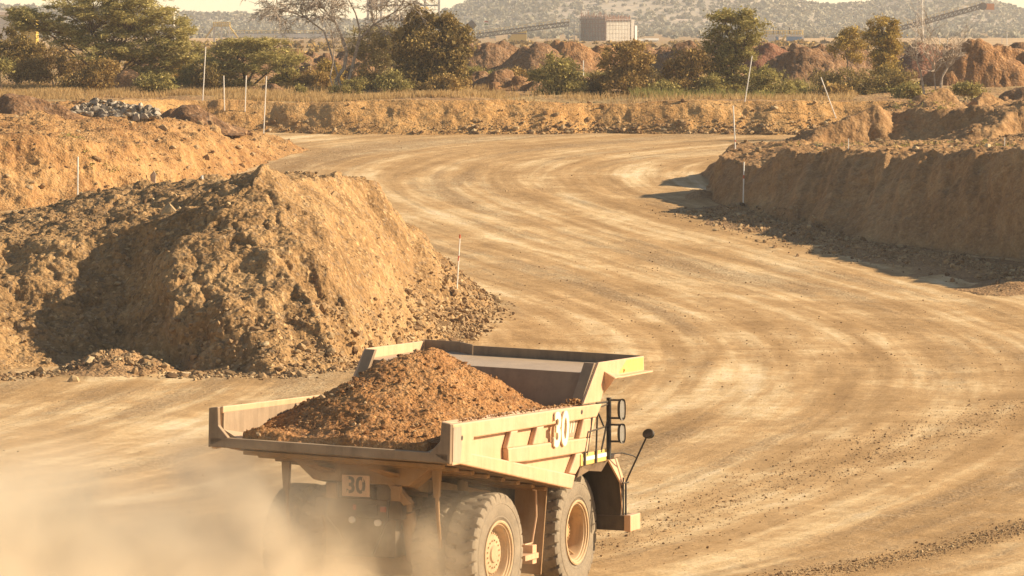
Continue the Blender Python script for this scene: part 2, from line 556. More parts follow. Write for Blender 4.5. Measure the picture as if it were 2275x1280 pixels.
# ---- road material
def road_material():
    m, n, l, b = new_mat('packed_road_dirt')
    uvn = n.new('ShaderNodeUVMap'); uvn.uv_map = 'UVMap'
    p = geo_pos(n)
    def mapped(sx, sy, off=0):
        mp = n.new('ShaderNodeMapping'); mp.inputs['Scale'].default_value = (sx, sy, 1)
        mp.inputs['Location'].default_value = (off, off * .7, 0)
        l.new(uvn.outputs[0], mp.inputs['Vector'])
        return mp.outputs[0]
    trackA = noise_node(n, l, mapped(.34, .022), 1, 6, .6, .35)
    trackB = noise_node(n, l, mapped(1.15, .05, 13), 1, 5, .6, .3)
    mpc = n.new('ShaderNodeMapping'); mpc.inputs['Rotation'].default_value = (0, 0, R(34)); mpc.inputs['Scale'].default_value = (.9, .07, 1)
    l.new(uvn.outputs[0], mpc.inputs['Vector'])
    trackC = noise_node(n, l, mpc.outputs[0], 1, 4, .6, .5)
    patch = noise_node(n, l, p, .13, 6, .62, .5)
    grav = noise_node(n, l, mapped(.30, .020, 31), 1, 4, .6, .4)
    fine = noise_node(n, l, p, 7, 5, .75)
    mid = noise_node(n, l, p, 1.1, 5, .65)
    def math_(op, a, b_):
        q = n.new('ShaderNodeMath'); q.operation = op
        for i, v in enumerate((a, b_)):
            if isinstance(v, (int, float)): q.inputs[i].default_value = v
            else: l.new(v, q.inputs[i])
        return q.outputs[0]
    t = math_('ADD', math_('MULTIPLY', trackA.outputs[0], .42), math_('MULTIPLY', trackB.outputs[0], .24))
    t = math_('ADD', t, math_('MULTIPLY', trackC.outputs[0], .17))
    t = math_('ADD', t, math_('MULTIPLY', patch.outputs[0], .32))
    t = math_('ADD', t, math_('MULTIPLY', mid.outputs[0], .16))
    r = ramp(n, [(.51, (.29, .175, .076)), (.59, (.38, .235, .104)), (.655, (.48, .31, .148)), (.715, (.62, .445, .24)), (.78, (.75, .58, .36))])
    l.new(t, r.inputs[0])
    # gravel bands
    g = ramp(n, [(.52, (0,) * 3), (.60, (1,) * 3)])
    gg = math_('ADD', grav.outputs[0], math_('MULTIPLY', math_('SUBTRACT', mid.outputs[0], .5), .22))
    l.new(gg, g.inputs[0])
    v = n.new('ShaderNodeTexVoronoi'); v.inputs['Scale'].default_value = 9
    l.new(p, v.inputs['Vector'])
    sep = n.new('ShaderNodeSeparateColor'); l.new(v.outputs['Color'], sep.inputs[0])
    rg = ramp(n, [(0, (.12, .08, .045)), (.35, (.21, .14, .072)), (.7, (.27, .19, .11)), (1, (.42, .33, .22))])
    l.new(sep.outputs[0], rg.inputs[0])
    c = mixc(n, l, math_('MULTIPLY', g.outputs[0], .42), r.outputs[0], rg.outputs[0])
    rf = ramp(n, [(.3, (.78,) * 3), (.7, (1.16,) * 3)])
    l.new(fine.outputs[0], rf.inputs[0])
    c = mixc(n, l, 1.0, c, rf.outputs[0], 'MULTIPLY')
    l.new(c, b.inputs['Base Color'])
    b.inputs['Roughness'].default_value = .95
    b.inputs['Specular IOR Level'].default_value = .1
    bp = n.new('ShaderNodeBump'); bp.inputs['Distance'].default_value = .06; bp.inputs['Strength'].default_value = .9
    h = math_('ADD', math_('MULTIPLY', fine.outputs[0], .8), math_('MULTIPLY', math_('MULTIPLY', v.outputs['Distance'], g.outputs[0]), .45))
    l.new(h, bp.inputs['Height'])
    l.new(bp.outputs[0], b.inputs['Normal'])
    return m

M_ROAD = road_material()
M_MOUND = soil('mound_soil', (.14, .08, .034), (.335, .198, .084), (.49, .32, .15), .55, 1.0, .07)
M_RUBBLE = soil('rubble_soil', (.18, .10, .046), (.35, .208, .096), (.47, .30, .15), .35, 1.1, .08)
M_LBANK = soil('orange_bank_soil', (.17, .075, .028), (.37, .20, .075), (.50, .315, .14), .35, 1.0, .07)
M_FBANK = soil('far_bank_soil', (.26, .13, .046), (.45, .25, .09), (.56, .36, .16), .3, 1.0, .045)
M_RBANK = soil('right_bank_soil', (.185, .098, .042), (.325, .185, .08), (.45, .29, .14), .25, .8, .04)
def plain_extra(n, l, p, c):
    g = noise_node(n, l, p, .09, 5, .6)
    r = ramp(n, [(.44, (0,) * 3), (.56, (.75,) * 3)])
    l.new(g.outputs[0], r.inputs[0])
    return mixc(n, l, r.outputs[0], c, (.33, .24, .11))
M_PLAIN = soil('plain_soil', (.20, .11, .05), (.34, .2, .09), (.46, .31, .15), .4, .6, .06, plain_extra)

road_o = sub_mesh('road', freg == 0, M_ROAD, UV); tag(road_o, kind='structure')
ground_o = sub_mesh('ground', freg == 5, M_PLAIN); tag(ground_o, kind='structure')
tag(sub_mesh('rubble_heap', freg == 6, M_RUBBLE), kind='stuff')
tag(sub_mesh('dirt_bank', freg == 1, M_FBANK), 'low orange earth bank with stony foot, across the far end of the road', 'earth bank')
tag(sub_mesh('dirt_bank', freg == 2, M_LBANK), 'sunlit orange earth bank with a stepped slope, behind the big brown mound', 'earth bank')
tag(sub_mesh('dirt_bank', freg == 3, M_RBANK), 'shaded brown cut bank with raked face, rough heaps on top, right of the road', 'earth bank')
tag(sub_mesh('earth_mound', freg == 4, M_MOUND), 'big rough brown earth mound with rubble foot, behind the loaded dump truck', 'earth mound')

def ray_z(x, y):
    """Height of the finished ground near (x, y)."""
    i = int(np.clip(np.searchsorted(YS, y), 1, NR - 1))
    j = int(np.clip(np.searchsorted(US, x / y), 1, NC - 1))
    return float(P[i * NC + j][2])

def hit(px, py, near=90, far=345):
    """First point of the ground on the sight line through photo pixel (px, py)."""
    a, b = at(px, py, near), at(px, py, far)
    for y in np.arange(near, far, .25):
        p = a + (b - a) * ((y - near) / (far - near))
        if p[2] <= ray_z(p[0], p[1]):
            return p
    return b
# ------------------------------------------------------------------ hard-surface builder
class MB:
    def __init__(self):
        self.v, self.f = [], []
    def add(self, V, Fc):
        b = len(self.v)
        self.v += [tuple(map(float, p)) for p in V]
        self.f += [tuple(b + i for i in f) for f in Fc]
        return self
    def box(self, c, s, rot=None):
        V = [Vector((sx * s[0] / 2, sy * s[1] / 2, sz * s[2] / 2)) for sx in (-1, 1) for sy in (-1, 1) for sz in (-1, 1)]
        if rot is not None:
            V = [rot @ p for p in V]
        V = [p + Vector(c) for p in V]
        return self.add(V, [(0, 1, 3, 2), (4, 6, 7, 5), (0, 4, 5, 1), (2, 3, 7, 6), (0, 2, 6, 4), (1, 5, 7, 3)])
    def b2(self, lo, hi):
        return self.box([(a + b) / 2 for a, b in zip(lo, hi)], [abs(b - a) for a, b in zip(lo, hi)])
    def prism(self, poly, vec):
        n = len(poly)
        V = [tuple(p) for p in poly] + [tuple(a + b for a, b in zip(p, vec)) for p in poly]
        return self.add(V, [tuple(range(n - 1, -1, -1)), tuple(range(n, 2 * n))] + [(i, (i + 1) % n, n + (i + 1) % n, n + i) for i in range(n)])
    def side(self, xz, y0, y1):
        return self.prism([(x, y0, z) for x, z in xz], (0, y1 - y0, 0))
    def tube(self, path, r, n=6, caps=True):
        P = [Vector(p) for p in path]
        rs = r if isinstance(r, (list, tuple)) else [r] * len(P)
        V, prev = [], None
        for i, p in enumerate(P):
            d = (P[min(i + 1, len(P) - 1)] - P[max(i - 1, 0)])
            d = d.normalized() if d.length > 1e-9 else Vector((0, 0, 1))
            a = prev if prev is not None else (Vector((0, 0, 1)) if abs(d.z) < .9 else Vector((1, 0, 0)))
            a = (a - d * a.dot(d)).normalized()
            prev = a
            b = d.cross(a)
            V += [p + (a * math.cos(t) + b * math.sin(t)) * rs[i] for t in [2 * math.pi * k / n for k in range(n)]]
        Fc = []
        for i in range(len(P) - 1):
            for k in range(n):
                k2 = (k + 1) % n
                Fc.append((i * n + k, i * n + k2, (i + 1) * n + k2, (i + 1) * n + k))
        if caps:
            Fc += [tuple(range(n - 1, -1, -1)), tuple((len(P) - 1) * n + k for k in range(n))]
        return self.add(V, Fc)
    def lathe(self, prof, n=48, c=(0, 0, 0)):
        """Profile (r, y) turned about the y axis."""
        V, Fc = [], []
        m = len(prof)
        for k in range(n):
            t = 2 * math.pi * k / n
            V += [(c[0] + r * math.cos(t), c[1] + y, c[2] + r * math.sin(t)) for r, y in prof]
        for k in range(n):
            k2 = (k + 1) % n
            for i in range(m - 1):
                Fc.append((k * m + i, k * m + i + 1, k2 * m + i + 1, k2 * m + i))
        return self.add(V, Fc)
    def build(self, name, mat, parent=None, bevel=0, smooth=False, angle=40):
        me = bpy.data.meshes.new(name)
        me.from_pydata(self.v, [], self.f)
        bm = bmesh.new(); bm.from_mesh(me)
        bmesh.ops.recalc_face_normals(bm, faces=bm.faces)
        bm.to_mesh(me); bm.free()
        if smooth:
            me.polygons.foreach_set('use_smooth', [True] * len(me.polygons))
            me.set_sharp_from_angle(angle=R(angle))
        if mat: me.materials.append(mat)
        o = bpy.data.objects.new(name, me)
        COL.objects.link(o)
        if parent is not None: o.parent = parent
        if bevel:
            b = o.modifiers.new('bevel', 'BEVEL')
            b.width = bevel; b.segments = 2; b.limit_method = 'ANGLE'; b.angle_limit = R(35)
            b.harden_normals = False
        return o

def paint(name, col, dust=(.50, .36, .20), amount=.4, rough=.55, grime=.5, metal=0.0, scale=1.0):
    """Dusty painted or bare metal with scuffs, streaks and settled dust (more on upward faces)."""
    m, n, l, b = new_mat(name)
    tc = n.new('ShaderNodeTexCoord')
    p = tc.outputs['Object']
    big = noise_node(n, l, p, .9 * scale, 6, .65)
    mp = n.new('ShaderNodeMapping'); mp.inputs['Scale'].default_value = (6, 6, .6); l.new(p, mp.inputs[0])
    st = noise_node(n, l, mp.outputs[0], 1.0, 5, .6)
    sc = noise_node(n, l, p, 14, 5, .7)
    r = ramp(n, [(.38, (0,) * 3), (.68, (1,) * 3)])
    l.new(big.outputs[0], r.inputs[0])
    a = n.new('ShaderNodeMath'); a.operation = 'MULTIPLY'; a.use_clamp = True
    l.new(r.outputs[0], a.inputs[0]); a.inputs[1].default_value = amount
    g = n.new('ShaderNodeNewGeometry')
    sx = n.new('ShaderNodeSeparateXYZ'); l.new(g.outputs['Normal'], sx.inputs[0])
    up = n.new('ShaderNodeMath'); up.operation = 'MULTIPLY_ADD'; up.use_clamp = True
    l.new(sx.outputs[2], up.inputs[0]); up.inputs[1].default_value = .6; l.new(a.outputs[0], up.inputs[2])
    rs = ramp(n, [(.35, tuple(c * (1 - .45 * grime) for c in col)), (.55, col), (.75, tuple(min(1, c * 1.12) for c in col))])
    l.new(st.outputs[0], rs.inputs[0])
    rk = ramp(n, [(.60, (0,) * 3), (.70, (grime,) * 3)])
    l.new(sc.outputs[0], rk.inputs[0])
    c1 = mixc(n, l, rk.outputs[0], rs.outputs[0], tuple(c * .45 for c in col))
    c2 = mixc(n, l, up.outputs[0], c1, dust)
    l.new(c2, b.inputs['Base Color'])
    b.inputs['Roughness'].default_value = rough
    b.inputs['Metallic'].default_value = metal
    b.inputs['Specular IOR Level'].default_value = .3
    dent = noise_node(n, l, p, 1.7, 2, .5)
    bd = n.new('ShaderNodeBump'); bd.inputs['Distance'].default_value = .09; bd.inputs['Strength'].default_value = .35
    l.new(dent.outputs[0], bd.inputs['Height'])
    bp = n.new('ShaderNodeBump'); bp.inputs['Distance'].default_value = .012; bp.inputs['Strength'].default_value = .5
    l.new(sc.outputs[0], bp.inputs['Height']); l.new(bd.outputs[0], bp.inputs['Normal']); l.new(bp.outputs[0], b.inputs['Normal'])
    return m

M_PAINT = paint('dusty_cream_paint', (.60, .365, .20), (.56, .37, .235), .55, .6, .30)
M_YELLOW = paint('yellow_paint', (.66, .43, .12), (.58, .42, .20), .2, .45, .2)
M_LINER = paint('scoured_liner_steel', (.33, .235, .15), (.46, .34, .22), .4, .45, .45)
M_BED = paint('worn_bed_steel', (.20, .135, .082), (.38, .26, .15), .55, .55, .5)
M_UNDER = paint('dirty_underside', (.30, .17, .07), (.36, .22, .11), .6, .8, .6)
M_BLACK = paint('black_metal', (.022, .022, .02), (.22, .16, .10), .35, .5, .3)
M_FENDER = paint('dusty_shaded_fender', (.075, .055, .036), (.26, .18, .10), .45, .7, .5)  # dark tone paints in the shade of the rear-facing sheets
M_DARKFR = paint('dark_frame', (.06, .05, .04), (.25, .17, .09), .6, .7, .5)
M_RIM = paint('rim_paint', (.50, .33, .175), (.44, .31, .18), .5, .7, .6)
M_HUB = paint('rusty_hub', (.42, .24, .10), (.50, .34, .17), .6, .6, .7)
M_WHITE = paint('white_paint', (.72, .70, .64), (.6, .5, .35), .3, .5, .3)
M_DIGIT = paint('pale_number', (.82, .72, .50), (.74, .62, .40), .2, .55, .2)
M_RED = paint('red_lamp', (.35, .05, .03), (.4, .25, .15), .4, .4, .3)
def tyre_mat():
    m, n, l, b = new_mat('dusty_tyre_rubber')
    tc = n.new('ShaderNodeTexCoord'); p = tc.outputs['Object']
    a = noise_node(n, l, p, 1.6, 5, .65); c = noise_node(n, l, p, 16, 4, .7)
    r = ramp(n, [(.3, (.15, .118, .082)), (.5, (.23, .182, .125)), (.72, (.33, .26, .175))])
    q = n.new('ShaderNodeMath'); q.operation = 'MULTIPLY_ADD'; l.new(c.outputs[0], q.inputs[0]); q.inputs[1].default_value = .45
    q2 = n.new('ShaderNodeMath'); q2.operation = 'MULTIPLY'; l.new(a.outputs[0], q2.inputs[0]); q2.inputs[1].default_value = .55
    l.new(q2.outputs[0], q.inputs[2]); l.new(q.outputs[0], r.inputs[0])
    l.new(r.outputs[0], b.inputs['Base Color']); b.inputs['Roughness'].default_value = .85
    b.inputs['Specular IOR Level'].default_value = .2
    bp = n.new('ShaderNodeBump'); bp.inputs['Distance'].default_value = .015; bp.inputs['Strength'].default_value = .5
    l.new(c.outputs[0], bp.inputs['Height']); l.new(bp.outputs[0], b.inputs['Normal'])
    return m
M_TYRE = tyre_mat()
def glass_mat(name, col, rough=.08):
    m, n, l, b = new_mat(name)
    b.inputs['Base Color'].default_value = (*col, 1)
    b.inputs['Roughness'].default_value = rough
    b.inputs['Specular IOR Level'].default_value = .6
    nz = noise_node(n, l, n.new('ShaderNodeTexCoord').outputs['Object'], 6, 4)
    rr = ramp(n, [(.3, (rough,) * 3), (.8, (rough + .35,) * 3)]); l.new(nz.outputs[0], rr.inputs[0]); l.new(rr.outputs[0], b.inputs['Roughness'])
    return m
M_MIRROR = glass_mat('mirror_glass', (.30, .27, .22), .15)
M_GLASS = glass_mat('cab_glass', (.02, .025, .03))

# ------------------------------------------------------------------ the dump truck (x forward, y left, z up; origin under the rear axle)
HD = R(24.6)
TRK = empty('dump_truck', (-2.638, 99.082, 0.0), math.pi / 2 - HD)
tag(TRK, 'cream yellow mining dump truck numbered 30, heaped with soil and trailing dust', 'dump truck')
ROLL = -R(1.4)

def rolled(o):
    o.rotation_euler = (-ROLL, 0, 0)
    return o

# --- wheels
def tread_mesh(mb, Rr, w, lugs=30, depth=.07):
    """Tyre turned about y, width w centred on y = 0, with deep slanting grooves across the tread and shoulder."""
    prof = []                         # (s across the section, r, y, groove weight)
    hw = w / 2
    prof += [(.66, hw * .70, 0), (.70, hw * .80, 0), (.80, hw * .97, 0), (.93, hw * 1.03, 0), (1.06, hw * 1.03, 0), (1.14, hw * 1.0, 0), (1.19, hw * .985, .35), (1.24, hw * .975, 1), (1.29, hw * .94, 1), (1.335, hw * .86, 1)]
    k = Rr / 1.35
    prof = [(r * k, y, g) for r, y, g in prof]
    inner = [(Rr, hw * t, 1 if abs(t) > .16 else .25) for t in (.70, .5, .34, .16, 0.0)]
    half = prof + inner
    full = half + [(r, -y, g) for r, y, g in half[-2::-1]]
    n = lugs * 8
    V, Fc = [], []
    m = len(full)
    for a in range(n):
        for j, (r, y, g) in enumerate(full):
            # groove phase slants with y, mirrored about the centre line
            ph = (a / 8.0 + .45 * (abs(y) / hw) + (.5 if y < 0 else 0)) % 1.0
            gr = 1.0 if ph < .17 else 0.0
            rr = r - g * gr * depth * (1 if abs(y) < hw * .93 else .8)
            yy = y * (1 - .04 * g * gr * (1 if abs(y) > hw * .9 else 0))
            t = 2 * math.pi * a / n
            V.append((rr * math.cos(t), yy, rr * math.sin(t)))
    for a in range(n):
        a2 = (a + 1) % n
        for j in range(m - 1):
            Fc.append((a * m + j, a * m + j + 1, a2 * m + j + 1, a2 * m + j))
    mb.add(V, Fc)
    # raised bead rings on the sidewalls
    for s in (-1, 1):
        mb.lathe([(.80 * k, s * hw * .985), (.81 * k, s * (hw * 1.0)), (.83 * k, s * (hw * 1.01)), (.85 * k, s * hw * .985)], 64)
        mb.lathe([(1.10 * k, s * hw * 1.005), (1.115 * k, s * (hw * 1.035)), (1.135 * k, s * hw * 1.0)], 64)

def wheel(name, loc, outer, front):
    """outer = -1 for a wheel whose open face looks to the right."""
    w = empty(name, loc); w.parent = TRK
    t = MB(); tread_mesh(t, 1.35, .73)
    t.build('tyre', M_TYRE, w, smooth=True, angle=35)
    s = outer
    rim = MB()
    rim.lathe([(.70, s * .27), (.745, s * .33), (.745, s * .365), (.715, s * .375), (.685, s * .365), (.675, s * .335), (.645, s * .325), (.635, s * .29), (.615, s * .28), (.60, s * .24), (.585, s * .0), (.585, -s * .20), (.0, -s * .20)], 64)
    rim.build('rim', M_RIM, w, smooth=True, angle=30)
    hub = MB()
    if front:
        hub.lathe([(.585, -s * .15), (.50, -s * .145), (.47, -s * .10), (.30, -s * .02), (.28, s * .04), (.25, s * .06), (.15, s * .07), (.13, s * .10), (0, s * .10)], 48)
        for k in range(16):
            a = 2 * math.pi * k / 16
            hub.lathe([(.022, 0), (.022, s * .03), (0, s * .03)], 6, (.20 * math.cos(a), s * .065, .20 * math.sin(a)))
            hub.lathe([(.03, 0), (.03, s * .04), (0, s * .04)], 6, (.53 * math.cos(a), -s * .145, .53 * math.sin(a)))
        hub.tube([(.30, s * .0, -.30), (.40, s * .12, -.38), (.46, s * .2, -.44)], .022, 6)
        hub.tube([(-.1, s * .06, -.32), (-.08, s * .14, -.40), (.02, s * .12, -.48)], .02, 6)
    else:
        hub.lathe([(.585, s * .02), (.545, s * .03), (.53, s * .08), (.50, s * .10), (.485, s * .14), (.44, s * .15), (.42, s * .20), (.20, s * .22), (.18, s * .26), (0, s * .26)], 56)
        for k in range(30):
            a = 2 * math.pi * k / 30
            hub.lathe([(.020, 0), (.020, s * .03), (0, s * .03)], 6, (.462 * math.cos(a), s * .147, .462 * math.sin(a)))
        for k in range(16):
            a = 2 * math.pi * k / 16
            hub.lathe([(.022, 0), (.022, s * .03), (0, s * .03)], 6, (.30 * math.cos(a), s * .21, .30 * math.sin(a)))
    hub.build('hub', M_HUB if front else M_RIM, w, smooth=True, angle=30)
    return w

def copy_wheel(src, loc, flip):
    c = src.copy(); COL.objects.link(c)
    c.location = loc
    if flip: c.rotation_euler = (0, 0, math.pi)
    for ch in src.children:
        d = ch.copy(); COL.objects.link(d); d.parent = c
    return c

wf = wheel('wheel', (4.57, -2.085, 1.35), -1, True)
wr = wheel('wheel', (0, -2.235, 1.35), -1, False)
wf.rotation_euler = (0, .35, R(3)); wr.rotation_euler = (0, .2, 0)
f2 = copy_wheel(wf, (4.57, 2.085, 1.35), True); f2.rotation_euler = (0, .1, math.pi + R(3))
copy_wheel(wr, (0, 2.235, 1.35), True)
copy_wheel(wr, (0, -1.42, 1.35), True)
copy_wheel(wr, (0, 1.42, 1.35), False)

# --- dump body
BODY = empty('dump_body', (0, 0, 0)); BODY.parent = TRK; rolled(BODY)
H = .07
def zz(L): return [(x, z + H) for x, z in L]
def both(fn, name, mat, bevel=0):
    for s in (-1, 1):
        mb = MB(); fn(mb, s); mb.build(name, mat, BODY, bevel)

panel = zz([(-3.2, 4.42), (4.55, 4.26), (4.35, 3.97), (4.10, 3.43), (3.28, 2.80), (3.12, 2.52), (-3.2, 3.70)])
def side_wall(mb, s):
    mb.side(panel, s * 2.75, s * 2.66)
both(side_wall, 'side_wall', M_PAINT, 0)
# inner lining of worn steel
def lining(mb, s):
    mb.side(zz([(-3.18, 4.40), (3.75, 4.28), (3.2, 2.75), (3.0, 2.62), (-3.18, 3.74)]), s * 2.655, s * 2.62)
    # chamfer between wall and floor
    mb.prism([(-3.18, s * 2.615, 4.10), (-3.18, s * 2.615, 3.80), (-3.18, s * 2.0, 3.80)], (6.3, 0, -.95))
both(lining, 'side_liner', M_LINER)
def side_beams(mb, s):
    a, b = s * 2.90, s * 2.753
    # top rail with its sloped inner shoulder
    mb.side(zz([(-3.22, 4.49), (4.73, 4.32), (4.58, 4.16), (4.42, 4.02), (-1.96, 4.11), (-2.15, 4.12), (-2.3, 3.6), (-3.22, 3.6)]), a, b)
    mb.prism([(-3.22, s * 2.752, 4.49 + H), (-3.22, s * 2.62, 4.545 + H), (-3.22, s * 2.62, 4.38 + H), (-3.22, s * 2.752, 4.38 + H)], (7.2, 0, -.155))
    # middle rail
    mb.side(zz([(-.40, 3.73), (4.17, 3.585), (3.96, 3.27), (.77, 3.345), (-.34, 3.40)]), a, b)
    # lower rail
    mb.side(zz([(-3.22, 3.95), (-.9, 3.555), (3.30, 2.80), (3.13, 2.50), (-3.22, 3.68)]), s * 2.897, b)
    # ribs
    mb.side(zz([(-.20, 4.088), (.16, 4.083), (-.06, 3.714), (-.42, 3.725)]), s * 2.885, b)
    mb.side(zz([(1.18, 4.068), (1.55, 4.063), (1.32, 3.67), (.95, 3.682)]), s * 2.885, b)
    mb.side(zz([(3.73, 4.033), (4.42, 4.018), (4.17, 3.583), (3.50, 3.604)]), s * 2.885, b)
    mb.side(zz([(3.37, 3.285), (3.97, 3.268), (3.33, 2.81), (2.98, 2.865)]), s * 2.885, b)
both(side_beams, 'side_rail', M_PAINT, .03)
def holes(mb, s):
    x, z = HP
    mb.lathe([(.0, s * 2.9045), (.055, s * 2.9045), (.055, s * 2.85)], 14, (x, 0, z + H))
for HP in ((-2.78, 4.16), (3.55, 4.21)):
    both(holes, 'lifting_hole', M_DARKFR)
def wear(mb, s):      # bare worn steel at the tail end of the flank
    mb.side(zz([(-3.215, 4.42), (-2.82, 4.41), (-2.78, 3.95), (-2.86, 3.62), (-3.215, 3.69)]), s * 2.9035, s * 2.9015)
both(wear, 'worn_patch', paint('bare_scraped_steel', (.40, .30, .215), (.48, .35, .23), .4, .5, .4))
mb = MB()     # floor, sloping down to the front
mb.side(zz([(-3.2, 3.86), (-3.2, 3.66), (3.12, 2.50), (3.2, 2.72)]), -2.62, 2.62)
mb.build('floor', M_BED, BODY)
mb = MB()     # underside: cross bolsters and the two long beams
for x in (-2.6, -1.9, -1.1, -.3, .5, 1.3, 2.1, 2.8):
    zf = 3.66 + H - (x + 3.2) * 1.16 / 6.32
    mb.b2((x - .09, -2.4, zf - .1), (x + .09, 2.4, zf + .0))
for s in (-1, 1):
    mb.side([(-2.7, 3.42), (-1.2, 3.15), (3.0, 2.4), (3.0, 2.15), (-.7, 2.75), (-1.6, 3.1)], s * .62, s * .95)
mb.prism([(-1.75, -1.75, 3.46), (-1.75, 1.75, 3.46), (-1.75, 1.15, 2.98), (-1.75, -1.15, 2.98)], (.5, 0, -.1))
mb.prism([(-1.76, -.75, 3.10), (-1.76, -.55, 3.10), (-1.76, -1.05, 2.55), (-1.76, -1.25, 2.6)], (.2, 0, 0))
mb.build('floor_beams', M_UNDER, BODY, .02)
mb = MB()     # tail lip with its two upright corners
mb.b2((-3.36, -2.86, 3.66 + H), (-3.21, 2.86, 3.87 + H))
for s in (-1, 1):
    mb.prism([(-3.36, s * 2.90, 3.64 + H), (-3.36, s * 2.90, 4.50 + H), (-3.36, s * 2.68, 4.53 + H), (-3.36, s * 2.66, 4.12 + H), (-3.36, s * 2.42, 3.875 + H)], (.13, 0, 0))
mb.build('body_lip', M_BED, BODY, .02)
mb = MB()     # slanted front wall
mb.side([(4.16, 5.10), (4.30, 5.06), (3.34, 2.72), (3.2, 2.74)], -2.64, 2.64)
mb.build('headboard', M_BED, BODY)
mb = MB()     # canopy roof over the cab and deck
plan = [(4.18, -2.90), (6.86, -2.90), (6.86, 1.40), (7.35, 1.95), (7.35, 2.90), (4.18, 2.90)]
mb.prism([(x, y, 5.06) for x, y in plan], (0, 0, .05))
mb.build('canopy', M_LINER, BODY, .01)
mb = MB()
def wall(mb, a, b, z0, z1, t):
    d = Vector((b[0] - a[0], b[1] - a[1], 0)).normalized(); nrm = Vector((-d.y, d.x, 0)) * t
    mb.prism([(a[0], a[1], z0), (b[0], b[1], z0), (b[0] + nrm.x, b[1] + nrm.y, z0), (a[0] + nrm.x, a[1] + nrm.y, z0)], (0, 0, z1 - z0))
wall(mb, (6.90, -2.895), (6.90, 1.38), 4.98, 5.33, .035)
wall(mb, (6.90, 1.39), (7.39, 1.94), 4.98, 5.35, .035)
wall(mb, (7.39, 1.95), (7.39, 2.895), 4.98, 5.36, .035)
mb.build('canopy_edge', M_BED, BODY, .008)
def wing(mb, s):
    xe = 6.92 if s < 0 else 7.42
    mb.side([(3.48, 4.47), (4.45, 4.45), (4.62, 4.72), (5.25, 4.95), (xe + .03, 4.97), (xe, 5.32), (4.30, 5.35)], s * 2.97, s * 2.905)
    mb.b2((5.0, s * 2.975, 4.945), (xe + .12, s * 3.16, 4.985))
    mb.prism([(4.60, s * 2.975, 5.12), (4.60, s * 3.24, 4.99), (4.60, s * 3.16, 4.86), (4.60, s * 2.975, 4.62)], (.03, 0, 0))
    mb.prism([(4.6, s * 2.975, 5.13), (4.63, s * 3.24, 5.0), (5.2, s * 3.16, 4.99), (5.2, s * 2.975, 5.05)], (0, 0, -.03))
both(wing, 'canopy_wing', M_PAINT, .012)
def wing_rib(mb, s):   # stout rib up the back edge of the wing
    mb.prism([(3.52, s * 2.90, 4.50), (4.20, s * 2.90, 5.34), (4.31, s * 2.90, 5.34), (3.70, s * 2.90, 4.50)], (0, -s * .26, 0))
both(wing_rib, 'canopy_rib', M_BED, .01)
# yellow patch of clean paint on the wing
mb = MB()
mb.side([(5.45, 5.02), (6.90, 5.005), (6.88, 5.29), (5.9, 5.30)], -2.9735, -2.971)
mb.lathe([(.03, -2.99), (.045, -2.99), (.045, -2.972)], 12, (5.75, 0, 5.07))
mb.build('clean_paint_patch', M_YELLOW, BODY)

# --- writing
def text_mesh(name, body, size, mat, parent, mtx, extrude=.01, bold=.0, sx=1.0):
    cu = bpy.data.curves.new(name, 'FONT')
    cu.body = body; cu.size = size; cu.extrude = extrude; cu.offset = bold
    cu.align_x = 'CENTER'; cu.align_y = 'CENTER'
    cu.resolution_u = 6
    tmp = bpy.data.objects.new(name, cu); COL.objects.link(tmp)
    bpy.context.view_layer.update()
    me = bpy.data.meshes.new_from_object(tmp.evaluated_get(bpy.context.evaluated_depsgraph_get()))
    bpy.data.objects.remove(tmp); bpy.data.curves.remove(cu)
    me.transform(Matrix.Diagonal((sx, 1, 1, 1)))
    me.transform(mtx)
    me.materials.clear(); me.materials.append(mat)
    o = bpy.data.objects.new(name, me); COL.objects.link(o); o.parent = parent
    return o
# right flank: text reads along +x seen from -y
RX = Matrix(((1, 0, 0, 0), (0, 0, -1, 0), (0, 1, 0, 0), (0, 0, 0, 1)))
rail = [c for c in BODY.children if c.name.startswith('side_rail')]
text_mesh('number', '30', 1.06, M_DIGIT, BODY, Matrix.Translation((2.33, -2.935, 3.89 + H)) @ Matrix.Rotation(R(1.2), 4, 'Y') @ RX, .022, .03, .78)
mb = MB(); mb.side(zz([(2.98, 4.03), (3.60, 4.02), (3.47, 3.66), (2.92, 3.68)]), -2.765, -2.752)
badge = mb.build('badge_panel', paint('faded_grey_paint', (.34, .25, .16), (.4, .29, .18), .4, .6, .3), BODY)
text_mesh('lettering', '777', .38, M_DIGIT, badge, Matrix.Translation((3.26, -2.768, 3.87 + H)) @ RX, .003, .006, .75)
# left flank
text_mesh('number', '30', 1.06, M_DIGIT, BODY, Matrix.Translation((2.33, 2.935, 3.89 + H)) @ Matrix.Rotation(math.pi, 4, 'Z') @ RX, .022, .03, .78)
# tail plate
PL = MB(); PL.box((-1.86, -.02, 2.92), (.02, .67, .47)); plate = PL.build('number_plate', M_PAINT, TRK, .006)
RB_ = Matrix(((0, 0, -1, 0), (-1, 0, 0, 0), (0, 1, 0, 0), (0, 0, 0, 1)))
text_mesh('number', '30', .50, M_BLACK, plate, Matrix.Translation((-1.874, -.02, 2.92)) @ RB_, .003, .012, .95)
for y, z0, z1 in ((.165, 3.01, 3.11), (.165, 2.73, 2.82), (-.20, 3.01, 3.11), (-.20, 2.73, 2.82)):
    mb = MB(); mb.b2((-1.8795, y - .018, z0), (-1.8715, y + .018, z1)); mb.build('stencil_bridge', M_PAINT, plate)

